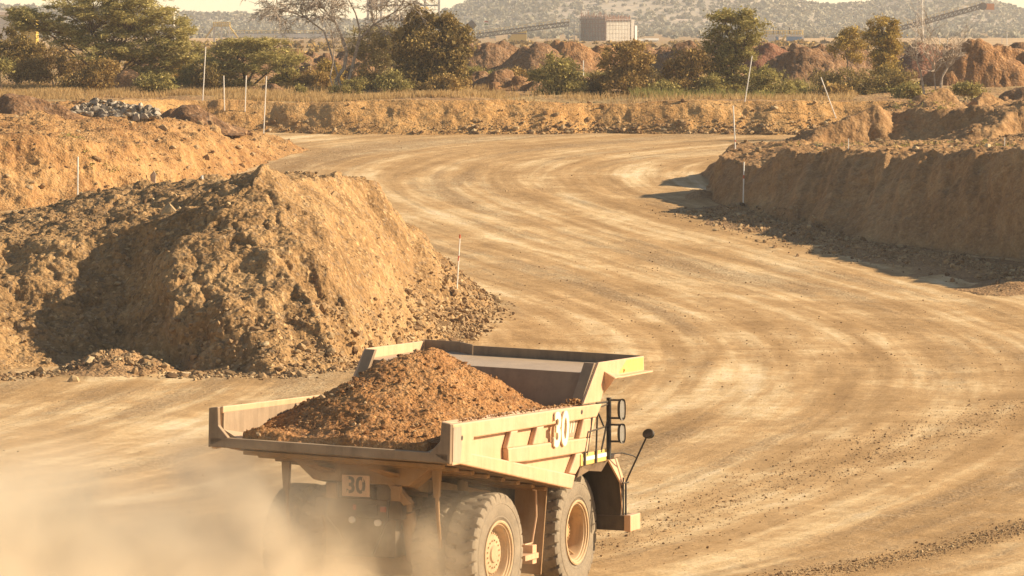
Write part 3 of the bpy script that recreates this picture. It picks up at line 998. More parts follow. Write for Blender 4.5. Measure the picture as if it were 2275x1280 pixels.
# --- chassis, axles and everything under the body
mb = MB()
for s in (-1, 1):
    mb.b2((-1.5, s * .52, 1.35), (6.1, s * .82, 1.95))
    mb.b2((-1.7, s * .45, 2.45), (-1.1, s * .8, 2.95))
mb.b2((-1.72, -1.05, 2.2), (-1.45, 1.05, 2.62))
mb.b2((-1.6, -.85, 1.35), (-1.3, .85, 2.2))
mb.b2((1.2, -1.9, 1.0), (2.3, -.85, 2.2))
mb.b2((1.2, .85, 1.0), (2.3, 1.9, 2.2))
mb.b2((3.6, -.9, 1.3), (6.0, .9, 3.0))
mb.build('chassis', M_DARKFR, TRK, .02)
mb = MB()
mb.tube([(0, -1.9, 1.35), (0, -.7, 1.35), (0, -.4, 1.35), (0, .4, 1.35), (0, .7, 1.35), (0, 1.9, 1.35)], [.42, .42, .58, .58, .42, .42], 20)
mb.lathe([(0, .0), (.0, .1)], 6)
mb.build('drive_axle', M_UNDER, TRK, smooth=True)
mb = MB()
mb.tube([(4.57, -1.7, 1.35), (4.57, 1.7, 1.35)], .3, 14)
for s in (-1, 1):
    mb.tube([(4.57, s * 1.35, 1.2), (4.75, s * 1.2, 2.9)], .2, 14)
mb.build('steering_axle', M_DARKFR, TRK, smooth=True)
for s in (-1, 1):
    mb = MB(); mb.tube([(-.9, s * .95, 1.25), (-1.25, s * .98, 2.35)], .16, 12); mb.tube([(-1.25, s * .98, 2.35), (-1.3, s * .98, 2.65)], .11, 12)
    mb.build('suspension_cylinder', M_UNDER, TRK, smooth=True)
    mb = MB(); mb.tube([(1.6, s * 1.05, 1.5), (1.3, s * 1.05, 2.85)], .15, 12)
    mb.build('hoist_cylinder', M_UNDER, TRK, smooth=True)
for y, z in ((.10, 2.17), (-.52, 2.13)):
    mb = MB(); mb.lathe([(0, 0), (.05, 0), (.075, .03), (.075, .10), (.05, .12), (0, .12)], 16)
    o = mb.build('reversing_lamp', M_WHITE, TRK, smooth=True); o.rotation_euler = (0, 0, R(90)); o.location = (-1.735, y, z)
for y, z in ((.04, 2.44), (-.62, 2.42)):
    mb = MB(); mb.box((-1.735, y, z), (.04, .14, .12)); mb.build('tail_lamp', M_RED, TRK, .01)
for s in (-1, 1):
    # rock ejector bars hanging between the paired tyres
    mb = MB()
    mb.prism([(-1.62, s * 1.83 - .10, 3.35), (-1.62, s * 1.83 + .10, 3.35), (-1.62, s * 1.83 + .06, 2.72), (-1.62, s * 1.83 - .06, 2.72)], (.12, 0, 0))
    mb.tube([(-1.56, s * 1.83, 2.8), (-1.50, s * 1.83, 2.2), (-1.38, s * 1.83, 1.6)], [.05, .045, .04], 6)
    mb.build('rock_ejector', M_UNDER, TRK, .01)
    # mud flap behind the front wheel
    mb = MB(); mb.prism([(2.86, s * 1.62, .58), (2.86, s * 2.30, .56), (2.95, s * 2.42, 2.62), (2.95, s * 1.62, 2.62)], (.05, 0, 0))
    mb.build('mud_flap', M_UNDER, TRK, .008)
    mb = MB(); mb.tube([(2.45, s * 2.3, 2.52), (2.6, s * 2.3, 2.5), (2.62, s * 2.3, 1.9), (2.5, s * 2.25, 1.32), (2.2, s * 2.2, 1.3)], .025, 6)
    mb.b2((1.7, s * 2.0, 1.0), (2.42, s * 2.45, 1.12)); mb.b2((2.2, s * 2.0, .88), (2.42, s * 2.4, 1.3))
    mb.build('tank_bracket', M_PAINT, TRK, .012)
    mb = MB(); mb.lathe([(0, -.5), (.50, -.5), (.54, -.45), (.54, .45), (.50, .5), (0, .5)], 28)
    o = mb.build('side_tank', M_UNDER, TRK, smooth=True); o.rotation_euler = (0, 0, R(90)); o.location = (1.75, s * 1.55, 1.6)

mb = MB()
mb.tube([(-1.74, .75, 2.55), (-1.85, .7, 2.2), (-1.8, .45, 1.9), (-1.7, .3, 1.5)], .03, 6)
mb.build('hose', M_BLACK, TRK, smooth=True)
mb = MB()
mb.tube([(-1.74, -.75, 2.6), (-1.9, -.8, 2.25), (-1.82, -.6, 1.85), (-1.7, -.35, 1.4)], .03, 6)
mb.build('hose', M_BLACK, TRK, smooth=True)
for y in (-.95, .62):
    mb = MB(); mb.b2((-1.80, y - .12, 2.62), (-1.70, y + .12, 2.95)); mb.build('bracket', M_UNDER, TRK, .015)
mb = MB(); mb.b2((-1.77, -.5, 2.28), (-1.725, .02, 2.52)); mb.build('light_bar', M_BLACK, TRK, .01)

# --- front: deck, fenders, bumper, cab, hood
for s in (-1, 1):
    mb = MB(); mb.b2((3.9, s * 1.0, 2.98), (5.95, s * 2.93, 3.06)); mb.b2((3.58, s * 2.55, 2.99), (3.9, s * 2.93, 3.06))
    mb.build('deck', M_BED, TRK, .01)
    mb = MB(); mb.b2((3.55, s * 2.935, 2.98), (5.18, s * 2.985, 3.25)); mb.b2((3.55, s * 2.60, 2.98), (3.60, s * 2.93, 3.25))
    mb.build('deck_skirt', M_YELLOW, TRK, .01)
    mb = MB(); mb.b2((3.66, s * 2.986, 3.08), (5.08, s * 2.992, 3.17)); mb.build('white_stripe', M_WHITE, TRK)
    mb = MB()
    mb.prism([(3.62, s * 2.95, 2.975), (5.2, s * 2.95, 2.975), (5.0, s * 2.86, 2.72), (4.3, s * 2.86, 2.80), (3.62, s * 2.86, 2.70)], (0, -s * .04, 0))  # added panel, stands for the sunlit strip of fender liner
    mb.build('lit_fender_strip', M_BED, TRK, .01)
    mb = MB()       # fender sheet in front of the wheel, seen from behind
    mb.prism([(5.72, s * 1.3, 2.97), (5.62, s * 2.90, 2.97), (5.80, s * 3.03, 2.30), (6.02, s * 2.90, 1.62), (6.02, s * 1.3, 1.40)], (.06, 0, 0))
    mb.build('fender', M_FENDER, TRK, .012)
    mb = MB()       # its outer cheek
    mb.prism([(5.22, s * 2.945, 2.97), (5.68, s * 2.96, 2.97), (5.95, s * 3.04, 2.42), (5.90, s * 3.04, 2.25)], (0, -s * .05, 0))
    mb.build('fender_cheek', M_PAINT, TRK, .01)
mb = MB(); mb.b2((6.0, -3.0, 1.26), (6.55, 3.0, 1.62)); mb.build('bumper', M_FENDER, TRK, .03)  # shade of its back face is in the dark colour
for s in (-1, 1):
    mb = MB(); mb.b2((5.97, s * 3.003, 1.25), (6.57, s * 3.17, 1.63)); mb.build('bumper_end', M_PAINT, TRK, .02)  # cream caps paint the bumper's sunlit end faces
mb = MB(); mb.b2((6.0, -1.0, 1.5), (6.6, 1.0, 3.05)); mb.build('hood', M_YELLOW, TRK, .06)
mb = MB(); mb.b2((6.605, -.85, 1.7), (6.63, .85, 2.9)); mb.build('radiator_grille', M_BLACK, TRK, .01)
CAB = MB(); CAB.b2((4.7, .75, 3.07), (6.5, 2.45, 4.85)); cab = CAB.build('cab', M_YELLOW, TRK, .06)
mb = MB(); mb.b2((6.5, .95, 3.75), (6.52, 2.25, 4.65)); mb.b2((4.95, 2.45, 3.75), (6.3, 2.47, 4.65)); mb.b2((4.95, .73, 3.75), (6.3, .748, 4.65)); mb.b2((4.68, .95, 3.75), (4.698, 2.25, 4.65))
mb.build('cab_window', M_GLASS, cab)

# engine gear standing on the right deck
mb = MB()
mb.tube([(4.25, -2.35, 3.07), (4.25, -2.35, 3.62)], .16, 14)
mb.tube([(4.62, -2.3, 3.07), (4.62, -2.3, 3.75)], .17, 14)
mb.tube([(5.0, -2.35, 3.07), (5.0, -2.35, 3.55)], .13, 14)
mb.b2((4.1, -2.15, 3.07), (5.1, -1.5, 3.7))
mb.tube([(4.25, -2.35, 3.6), (4.4, -2.4, 3.8), (4.62, -2.3, 3.75)], .05, 8)
mb.tube([(4.62, -2.3, 3.75), (4.85, -2.45, 3.85), (5.0, -2.35, 3.5)], .03, 8)
mb.build('air_cleaner', M_DARKFR, TRK, smooth=True)
for x in (4.42, 4.84):
    mb = MB(); mb.tube([(x, -2.52, 3.1), (x, -2.52, 3.62)], .045, 10); mb.build('pipe', M_WHITE, TRK, smooth=True)

# handrails and the mirrors on the right corner
mb = MB()
mb.b2((5.02, -3.06, 3.0), (5.11, -2.97, 4.42))
mb.build('mirror_post', M_BLACK, TRK, .008)
for x in (3.72, 4.36):
    mb = MB(); mb.b2((x - .03, -3.03, 2.98), (x + .03, -2.996, 3.3)); mb.build('rail_post', M_BLACK, TRK)
mb = MB()
def railp(pts, r=.022): mb.tube(pts, r, 6)
railp([(3.75, -2.98, 3.2), (3.95, -2.98, 3.72), (4.95, -2.98, 3.76), (5.05, -3.0, 3.76)])
railp([(4.42, -2.98, 3.2), (4.50, -2.98, 4.22), (5.05, -3.0, 4.27)])
railp([(4.42, -2.98, 4.33), (5.05, -3.0, 4.33)], .028)
railp([(3.9, -2.98, 3.2), (4.20, -2.98, 4.05)])
railp([(4.12, -2.98, 3.76), (4.14, -2.98, 4.15)])
railp([(4.45, -2.98, 4.2), (4.85, -2.98, 3.78)])
railp([(4.7, -2.98, 3.2), (5.02, -3.0, 3.9)])
mb.build('handrail', M_BLACK, TRK)
for zc, hh in ((4.15, .50), (3.60, .46)):
    mb = MB()
    rot = Matrix.Rotation(R(60), 3, 'Z')
    n = 20
    pts = []
    for k in range(n):
        a = 2 * math.pi * k / n
        ca, sa = math.cos(a), math.sin(a)
        pts.append((.085 * math.copysign(abs(ca) ** .7, ca), hh / 2 * math.copysign(abs(sa) ** .7, sa)))
    def loop(scale, d):
        return [rot @ Vector((d, u * scale, v * scale)) + Vector((5.12, -3.34, zc)) for u, v in pts]
    L = [loop(.86, .02), loop(1, 0), loop(1, .05), loop(.8, .12), loop(.45, .145)]
    V = [p for l_ in L for p in l_]
    Fc = [(i * n + k, i * n + (k + 1) % n, (i + 1) * n + (k + 1) % n, (i + 1) * n + k) for i in range(4) for k in range(n)]
    Fc.append(tuple(4 * n + k for k in range(n)))
    mb.add(V, Fc)
    for z in (zc + hh * .43, zc - hh * .40):
        mb.tube([(5.07, -3.05, z), (5.13, -3.25, z), (5.16, -3.34, z)], .024, 6)
    mo = mb.build('mirror', M_BLACK, TRK, smooth=True)
    g = MB(); g.add(L[0], [tuple(range(n - 1, -1, -1))]); g.build('mirror_glass', M_MIRROR, mo)
# long rod with the round mirror, ladder rails beside it
mb = MB()
rod_top = (5.88, -3.62, 3.50)
mb.tube([(5.86, -3.10, 1.65), (5.86, -3.10, 2.40), (5.87, -3.16, 2.55), rod_top], .022, 6)
mb.tube([(5.78, -3.07, 1.65), (5.78, -3.07, 2.52)], .02, 6)
mb.tube([(5.70, -3.09, 2.40), (5.95, -3.13, 2.40)], .018, 6)
mb.tube([(5.10, -3.0, 3.12), (5.4, -3.2, 3.13), (5.7, -3.33, 3.05), (5.88, -3.36, 2.98)], .016, 6)
mb.build('mirror_rod', M_BLACK, TRK)
mb = MB()
mb.lathe([(0, -.10), (.10, -.09), (.155, -.03), (.165, .03), (.15, .045), (0, .03)], 20)
o = mb.build('round_mirror', M_BLACK, TRK, smooth=True)
o.location = Vector(rod_top) + Vector((.02, -.03, .04)); o.rotation_euler = (R(30), 0, R(65)); o.scale = (1.05, 1, .72)
mb = MB()
for z in (1.75, 2.05, 2.35):
    mb.tube([(5.98, -2.95, z), (5.80, -3.06, z + .05)], .014, 5)
mb.tube([(5.9, -3.0, 1.65), (5.72, -3.0, 2.5)], .014, 5)
mb.build('ladder', M_PAINT, TRK)

# --- the load
TM = Matrix.Translation(TRK.location) @ Matrix.Rotation(TRK.rotation_euler.z, 4, 'Z')
nx, ny = 300, 230
lx = np.linspace(-3.20, 4.0, nx); ly = np.linspace(-2.61, 2.61, ny)
LX, LY = [a.ravel() for a in np.meshgrid(lx, ly, indexing='ij')]
L3 = np.stack([LX, LY, np.zeros_like(LX)], 1)
px0 = 1.45
dxl = np.where(LX < px0, (px0 - LX) * .378, (LX - px0 - np.clip(LX - px0, 0, .55)) * .62)
lw = fbm(L3, .55, 3, .5, 101)
hl = 5.76 - np.sqrt((.53 * (LY - .05)) ** 2 + dxl ** 2 + .015) + .16 * lw
hl = np.maximum(hl, 4.10 - (LX + 3.15) * .10 + .04 * lw - .35 * (np.abs(LY) > 2.2) * (LX < -2.0))
hl = np.minimum(hl, 3.84 + (LX + 3.2) * 1.5)
L3[:, 2] = hl
La = L3.reshape(nx, ny, 3)
Nl = np.cross(np.gradient(La, axis=0), np.gradient(La, axis=1)); Nl /= np.linalg.norm(Nl, axis=2, keepdims=True)
w1_, v1_ = worley(L3, 2.2, 11); w2_, v2_ = worley(L3, 6.0, 12)
dl = .13 * fbm(L3, .9, 2, .5, 111) + .032 * ((.55 - w1_) * 1.3 + v1_ * .5) + .022 * ((.55 - w2_) * 1.3 + v2_ * .6) + .02 * fbm(L3, 12, 2, .55, 118)
L3 = L3 + Nl.reshape(-1, 3) * dl[:, None]
L3[:, 1] = np.clip(L3[:, 1], -2.615, 2.615)
lim = np.where(L3[:, 0] > 3.2 , 2.75 + (L3[:, 0] - 3.2) * 2.4, 99)
Il = np.arange(nx * ny).reshape(nx, ny)
Fl = np.stack([Il[:-1, :-1], Il[1:, :-1], Il[1:, 1:], Il[:-1, 1:]], -1).reshape(-1, 4)
M_LOAD = soil('load_soil', (.215, .094, .034), (.37, .18, .066), (.49, .285, .125), .45, 2.2, .04)
LOAD = np_mesh('soil_load', L3, Fl, M_LOAD)
LOAD.location = TRK.location; LOAD.rotation_euler = (-ROLL, 0, TRK.rotation_euler.z)
LOAD.rotation_euler = (Matrix.Rotation(TRK.rotation_euler.z, 4, 'Z') @ Matrix.Rotation(-ROLL, 4, 'X')).to_euler()
tag(LOAD, 'tall heap of orange brown soil lying in the bed of the dump truck', 'soil load')

# soil spilled on the rails and at the foot of the canopy ribs
def spill_points():
    q = []
    for k in range(260):
        x = rng.uniform(-2.6, 3.6); q.append((x, -rng.uniform(2.62, 2.86), 4.585 - (x + 3.2) * .0195))
    for k in range(120):
        x = rng.uniform(3.2, 3.75); q.append((x, -rng.uniform(2.6, 2.88), 4.45 + rng.uniform(0, .12)))
        t = rng.uniform(0, .8); q.append((3.6 + t * .68, -rng.uniform(2.66, 2.9), 4.50 + t * .84))
    return np.array(q)
# ------------------------------------------------------------------ vegetation
def leaf_mat(name, cols, transl=.22, gain=1.55):
    m, n, l, b = new_mat(name)
    out = n['Material Output']
    at_ = n.new('ShaderNodeAttribute'); at_.attribute_name = 'rnd'
    r = ramp(n, [(i / (len(cols) - 1), c) for i, c in enumerate(cols)])
    l.new(at_.outputs['Fac'], r.inputs[0])
    for e in r.color_ramp.elements: e.color = (*[min(.75, c * gain * t) for c, t in zip(e.color[:3], (1.03, .975, 1.0))], 1)
    d = n.new('ShaderNodeBsdfDiffuse'); t = n.new('ShaderNodeBsdfTranslucent')
    l.new(r.outputs[0], d.inputs[0]); l.new(r.outputs[0], t.inputs[0])
    mx = n.new('ShaderNodeMixShader'); mx.inputs[0].default_value = transl
    l.new(d.outputs[0], mx.inputs[1]); l.new(t.outputs[0], mx.inputs[2])
    n.remove(b)
    l.new(mx.outputs[0], out.inputs[0])
    return m

def bark(name, dark, light):
    m, n, l, b = new_mat(name)
    t = noise_node(n, l, geo_pos(n), 5, 5, .6)
    r = ramp(n, [(.35, dark), (.65, light)])
    l.new(t.outputs[0], r.inputs[0]); l.new(r.outputs[0], b.inputs['Base Color'])
    b.inputs['Roughness'].default_value = .9
    return m

L_ACACIA = leaf_mat('acacia_leaf', [(.09, .08, .028), (.18, .16, .055), (.27, .235, .085), (.36, .30, .12)], .25, 1.8)
L_OLIVE = leaf_mat('olive_leaf', [(.075, .07, .025), (.155, .14, .046), (.25, .215, .07), (.34, .28, .11)])
L_DARK = leaf_mat('dark_leaf', [(.05, .042, .018), (.115, .09, .032), (.20, .15, .052), (.31, .225, .085)])
L_BROWN = leaf_mat('browning_leaf', [(.09, .062, .024), (.18, .128, .044), (.28, .195, .068), (.38, .27, .105)])
L_YELLOW = leaf_mat('yellowing_leaf', [(.11, .08, .02), (.20, .15, .04), (.30, .22, .06), (.38, .28, .09)])
L_DRY = leaf_mat('dry_grass_blade', [(.30, .20, .085), (.42, .29, .12), (.52, .38, .17), (.60, .46, .23)], .4, 1.0)
L_GREEN = leaf_mat('green_grass_blade', [(.12, .13, .04), (.20, .20, .06), (.28, .27, .09), (.36, .33, .13)], .4, 1.0)
B_BROWN = bark('brown_bark', (.055, .035, .02), (.16, .11, .065))
B_GREY = bark('grey_dead_bark', (.24, .18, .13), (.50, .41, .31))
B_RED = bark('reddish_bark', (.10, .055, .03), (.26, .15, .08))

def unit(n):
    v = rng.normal(size=(n, 3))
    return v / np.linalg.norm(v, axis=1)[:, None]

def leaf_quads(C, length, width, flat=0.0):
    """One diamond-shaped leaf face per centre."""
    n = len(C)
    a = unit(n); a[:, 2] *= (1 - flat); a /= np.linalg.norm(a, axis=1)[:, None]
    b = np.cross(a, unit(n)); b /= np.linalg.norm(b, axis=1)[:, None] + 1e-9
    sv = rng.lognormal(0, .38, n)[:, None]
    L = length * sv * rng.uniform(.7, 1.2, n)[:, None]; W = width * sv * rng.uniform(.7, 1.2, n)[:, None]
    V = np.stack([C - a * L / 2, C + b * W / 2, C + a * L / 2, C - b * W / 2], 1).reshape(-1, 3)
    return V, np.arange(4 * n).reshape(n, 4)

def tree(name, label, cat, base, Y, lobes, leafm, barkm, trunk=.14, dens=1.0, leaf=(.17, .09), clump=.30, flat=.0, depth=.9, group=None, squash=.7, trunks=1, limb=True, branch_every=2):
    """base = (px, py) of the foot; lobes = crown outlines (px, py, rx, ry) at depth Y."""
    s = Y / F
    bw = at(base[0], base[1], Y); bw[2] = ray_z(bw[0], Y) - .1
    root = empty(name, bw); tag(root, label, cat, group)
    tb = MB()
    CL = []; leafpts = []
    for (cx, cy, rx, ry) in lobes:
        c = at(cx, cy, Y) - bw
        c[1] += rng.uniform(-.4, .4) * rx * s * depth
        Rx, Rz = rx * s * 1.08, ry * s * 1.06
        nc = max(6, int(dens * 11 * (rx * ry) / 900 + 6))
        u = unit(nc) * (rng.uniform(.12, 1.25, nc)[:, None] ** .5)
        cc = c + u * np.array([Rx, Rx * depth, Rz])
        CL.append((c, cc))
        for q in cc:
            k = int(rng.integers(110, 190))
            sg = min(clump, .34) * rng.uniform(.5, 1.15)
            g = rng.normal(size=(k, 3)) * np.array([sg, sg, sg * squash])
            leafpts.append(q + g)
    starts = []
    for t in range(trunks):
        starts.append(np.array([rng.uniform(-.4, .4) * (trunks > 1), rng.uniform(-.3, .3) * (trunks > 1), 0]))
    for i, (c, cc) in enumerate(CL):
        st = starts[i % trunks]
        fork = st + (c - st) * np.array([.28, .28, .42]) + rng.normal(size=3) * .12
        mid = fork + (c - fork) * .55 + rng.normal(size=3) * .18
        tb.tube([st, st + (fork - st) * .5 + rng.normal(size=3) * .06, fork, mid, c], [trunk, trunk * .85, trunk * .62, trunk * .42, trunk * .2], 6)
        for q in cc[::branch_every]:
            m_ = mid + (q - mid) * .5 + rng.normal(size=3) * .15
            tb.tube([mid, m_, q], [trunk * .3, trunk * .2, trunk * .08], 4, False)
            if rng.random() < .5:
                e_ = (q - c) / (np.linalg.norm(q - c) + 1e-6) + rng.normal(size=3) * .35
                tb.tube([q, q + e_ * rng.uniform(.25, .7)], [.018, .009], 3, False)
    tb.build('trunk', barkm, root, smooth=True)
    Cc = np.concatenate(leafpts)
    Cc[:, 2] = np.maximum(Cc[:, 2], .05)
    V, Fc = leaf_quads(Cc, leaf[0], leaf[1], flat)
    rn = np.clip(rng.normal(.5, .22, len(Fc)) + .12 * (rng.random(len(Fc)) < .1), 0, 1)
    np_mesh('crown', V, Fc, leafm, root, False, None, rn)
    return root

# the flat-topped thorn tree at the left, in layers
tree('thorn_tree', 'broad flat-topped thorn tree with feathery olive crown, largest tree at the left', 'tree', (245, 192), 338,
     [(110, 42, 75, 26), (200, 18, 95, 26), (300, 30, 90, 26), (360, 62, 70, 26), (385, 105, 52, 30), (330, 118, 70, 30), (250, 70, 90, 30), (150, 78, 60, 22), (230, 115, 70, 22), (300, -8, 70, 18), (180, -14, 80, 16), (395, 140, 40, 16), (60, 30, 40, 14), (330, 160, 50, 12)],
     L_ACACIA, B_RED, .13, 1.7, (.26, .05), .36, .6, .8, squash=.4)
tree('thorn_tree', 'low wide-spreading thorn tree with dark underside, beside the tall white poles', 'tree', (545, 195), 336,
     [(480, 130, 45, 22), (540, 112, 60, 18), (600, 122, 55, 18), (640, 132, 28, 12), (560, 145, 60, 18), (500, 160, 40, 22), (470, 180, 28, 22), (520, 188, 40, 16), (590, 95, 40, 9), (530, 92, 40, 9)],
     L_ACACIA, B_BROWN, .10, 1.6, (.22, .05), .34, .5, .8, squash=.42)
tree('dark_bush', 'dense blackish-green bush at the left edge, behind the dry grass', 'bush', (40, 165), 344,
     [(20, 105, 40, 36), (60, 120, 30, 34), (35, 140, 44, 26), (75, 145, 22, 22)], L_DARK, B_BROWN, .09, 1.5)
tree('round_bush', 'small rounded pale green bush cut by the left edge of the photo', 'bush', (4, 172), 334,
     [(2, 150, 20, 20), (-18, 145, 24, 24)], L_OLIVE, B_BROWN, .05, 1.4, (.13, .07), .3)
tree('leafy_bush', 'brownish green bush in dry grass, left of the small orange heap', 'bush', (185, 208), 327,
     [(180, 185, 32, 20), (215, 170, 30, 22), (235, 150, 22, 20), (160, 195, 18, 12), (205, 197, 34, 12)], L_BROWN, B_BROWN, .06, 1.5, (.14, .08), .28)
tree('leafy_bush', 'low green bush in dry grass, right of the small orange heap', 'bush', (345, 213), 325,
     [(345, 192, 38, 18), (320, 190, 20, 14), (372, 198, 16, 14), (345, 176, 22, 10)], L_OLIVE, B_BROWN, .05, 1.5, (.14, .08), .27)
tree('grey_scrub', 'greyish scrub thicket under the flat-topped thorn tree', 'bush', (120, 178), 341,
     [(110, 130, 30, 30), (150, 150, 36, 24), (100, 160, 30, 18), (190, 150, 30, 20), (270, 165, 40, 14), (400, 165, 30, 14)], L_BROWN, B_GREY, .05, .8, (.15, .06), .34)
tree('leafy_tree', 'dense dark green tree with upright crown, right of the bare tree', 'tree', (940, 205), 330,
     [(935, 50, 42, 24), (975, 72, 50, 34), (1005, 100, 34, 34), (920, 90, 46, 34), (960, 130, 60, 34), (905, 145, 40, 34), (1000, 150, 26, 28), (940, 178, 60, 22), (885, 185, 30, 20), (990, 185, 30, 16), (925, 35, 16, 12), (995, 50, 12, 12)],
     L_DARK, B_BROWN, .13, 1.15, (.20, .11), .36)
tree('feathery_tree', 'pale straw-green feathery tree between the bare tree and the dense dark tree', 'tree', (845, 200), 334,
     [(850, 80, 46, 24), (820, 98, 50, 32), (865, 110, 40, 36), (835, 150, 36, 34), (800, 120, 34, 34), (880, 82, 30, 22)],
     leaf_mat('straw_leaf', [(.09, .08, .03), (.16, .14, .055), (.25, .21, .09), (.33, .27, .13)]), B_GREY, .07, .62, (.22, .045), .36)
tree('leafy_bush', 'olive bush standing on the earth bank, left of the round dark bush', 'bush', (1240, 218), 322,
     [(1240, 165, 48, 26), (1215, 180, 34, 28), (1270, 180, 30, 30), (1245, 200, 44, 18), (1240, 140, 30, 14)], L_OLIVE, B_BROWN, .06, 1.0, (.15, .075), .3, trunks=2)
tree('round_bush', 'tall rounded bronze-green bush in front of the concrete works', 'bush', (1390, 216), 323,
     [(1390, 125, 44, 28), (1365, 155, 36, 30), (1420, 155, 30, 32), (1390, 185, 46, 26), (1400, 105, 26, 12)], L_BROWN, B_BROWN, .07, 1.35, (.16, .085), .3, trunks=2)
tree('leafy_bush', 'brown-leaved bush at the left foot of the tall layered tree', 'bush', (1525, 216), 324,
     [(1520, 140, 36, 22), (1500, 165, 34, 24), (1545, 170, 36, 30), (1520, 195, 48, 18), (1535, 125, 24, 12)], L_BROWN, B_BROWN, .06, 1.15, (.15, .08), .3, trunks=2)
tree('leafy_tree', 'tall airy tree with layered crown, left of the leaning white pole', 'tree', (1622, 222), 325,
     [(1640, 45, 42, 16), (1610, 40, 30, 12), (1665, 62, 30, 18), (1600, 75, 40, 16), (1645, 85, 44, 18), (1590, 105, 34, 18), (1625, 120, 40, 22), (1590, 150, 34, 26), (1630, 160, 38, 26), (1665, 110, 20, 16), (1600, 190, 40, 24), (1650, 190, 30, 22), (1655, 32, 14, 8)],
     L_OLIVE, B_BROWN, .10, .95, (.18, .07), .32, .35, squash=.5)
tree('leafy_bush', 'low spreading green bush at the foot of the leaning pole on the bank', 'bush', (1712, 228), 322,
     [(1710, 190, 44, 26), (1685, 205, 34, 18), (1745, 210, 28, 16), (1700, 170, 24, 12)], L_OLIVE, B_BROWN, .05, 1.5, (.14, .08), .27)
tree('yellow_tree', 'slender yellow-leaved tree, taller and right of the pair on the plain', 'tree', (1955, 165), 345,
     [(1962, 60, 28, 18), (1950, 80, 24, 18), (1975, 85, 24, 20), (1962, 110, 32, 20), (1950, 140, 22, 20), (1970, 135, 20, 16)], L_YELLOW, B_BROWN, .07, 1.5, (.16, .08), .26)
tree('yellow_tree', 'smaller thin yellowish tree, left one of the pair on the plain', 'tree', (1885, 165), 348,
     [(1890, 78, 26, 14), (1870, 88, 22, 14), (1910, 88, 18, 18), (1885, 108, 32, 14), (1895, 130, 20, 16)], L_YELLOW, B_GREY, .06, .75, (.14, .06), .3)
tree('scrub_thicket', 'tangled olive thicket below the two yellow trees, beside the right heaps', 'bush', (1890, 226), 327,
     [(1820, 195, 34, 22), (1860, 185, 40, 26), (1910, 180, 44, 28), (1955, 190, 40, 28), (1990, 175, 28, 30), (1880, 210, 60, 14), (1960, 215, 40, 12), (1835, 175, 22, 12), (2000, 205, 24, 14)], leaf_mat('thicket_leaf', [(.06, .05, .02), (.12, .10, .035), (.20, .155, .055), (.28, .21, .085)]), B_GREY, .05, .85, (.14, .06), .32, trunks=3)
tree('small_plant', 'knee-high green plant on the bank in front of the bare tree, nearer the poles', 'plant', (668, 222), 318,
     [(668, 208, 14, 12), (660, 200, 8, 8)], L_OLIVE, B_BROWN, .02, 1.0, (.10, .05), .16)
tree('small_plant', 'knee-high plant under the trunk of the bare tree', 'plant', (775, 214), 320,
     [(770, 196, 28, 14), (800, 192, 20, 18), (745, 200, 14, 10)], L_OLIVE, B_BROWN, .02, .9, (.11, .05), .2)
tree('leafy_bush', 'low dark bush behind the thin pole right of the round bronze-green bush', 'bush', (1465, 210), 328,
     [(1462, 178, 26, 20), (1450, 195, 24, 14)], L_DARK, B_BROWN, .04, 1.2, (.14, .07), .27)
tree('leafy_bush', 'small reddish-brown bush at the right foot of the dense dark tree', 'bush', (1010, 200), 333,
     [(1012, 165, 18, 22), (1020, 185, 22, 14)], L_BROWN, B_BROWN, .04, .8, (.13, .06), .25)

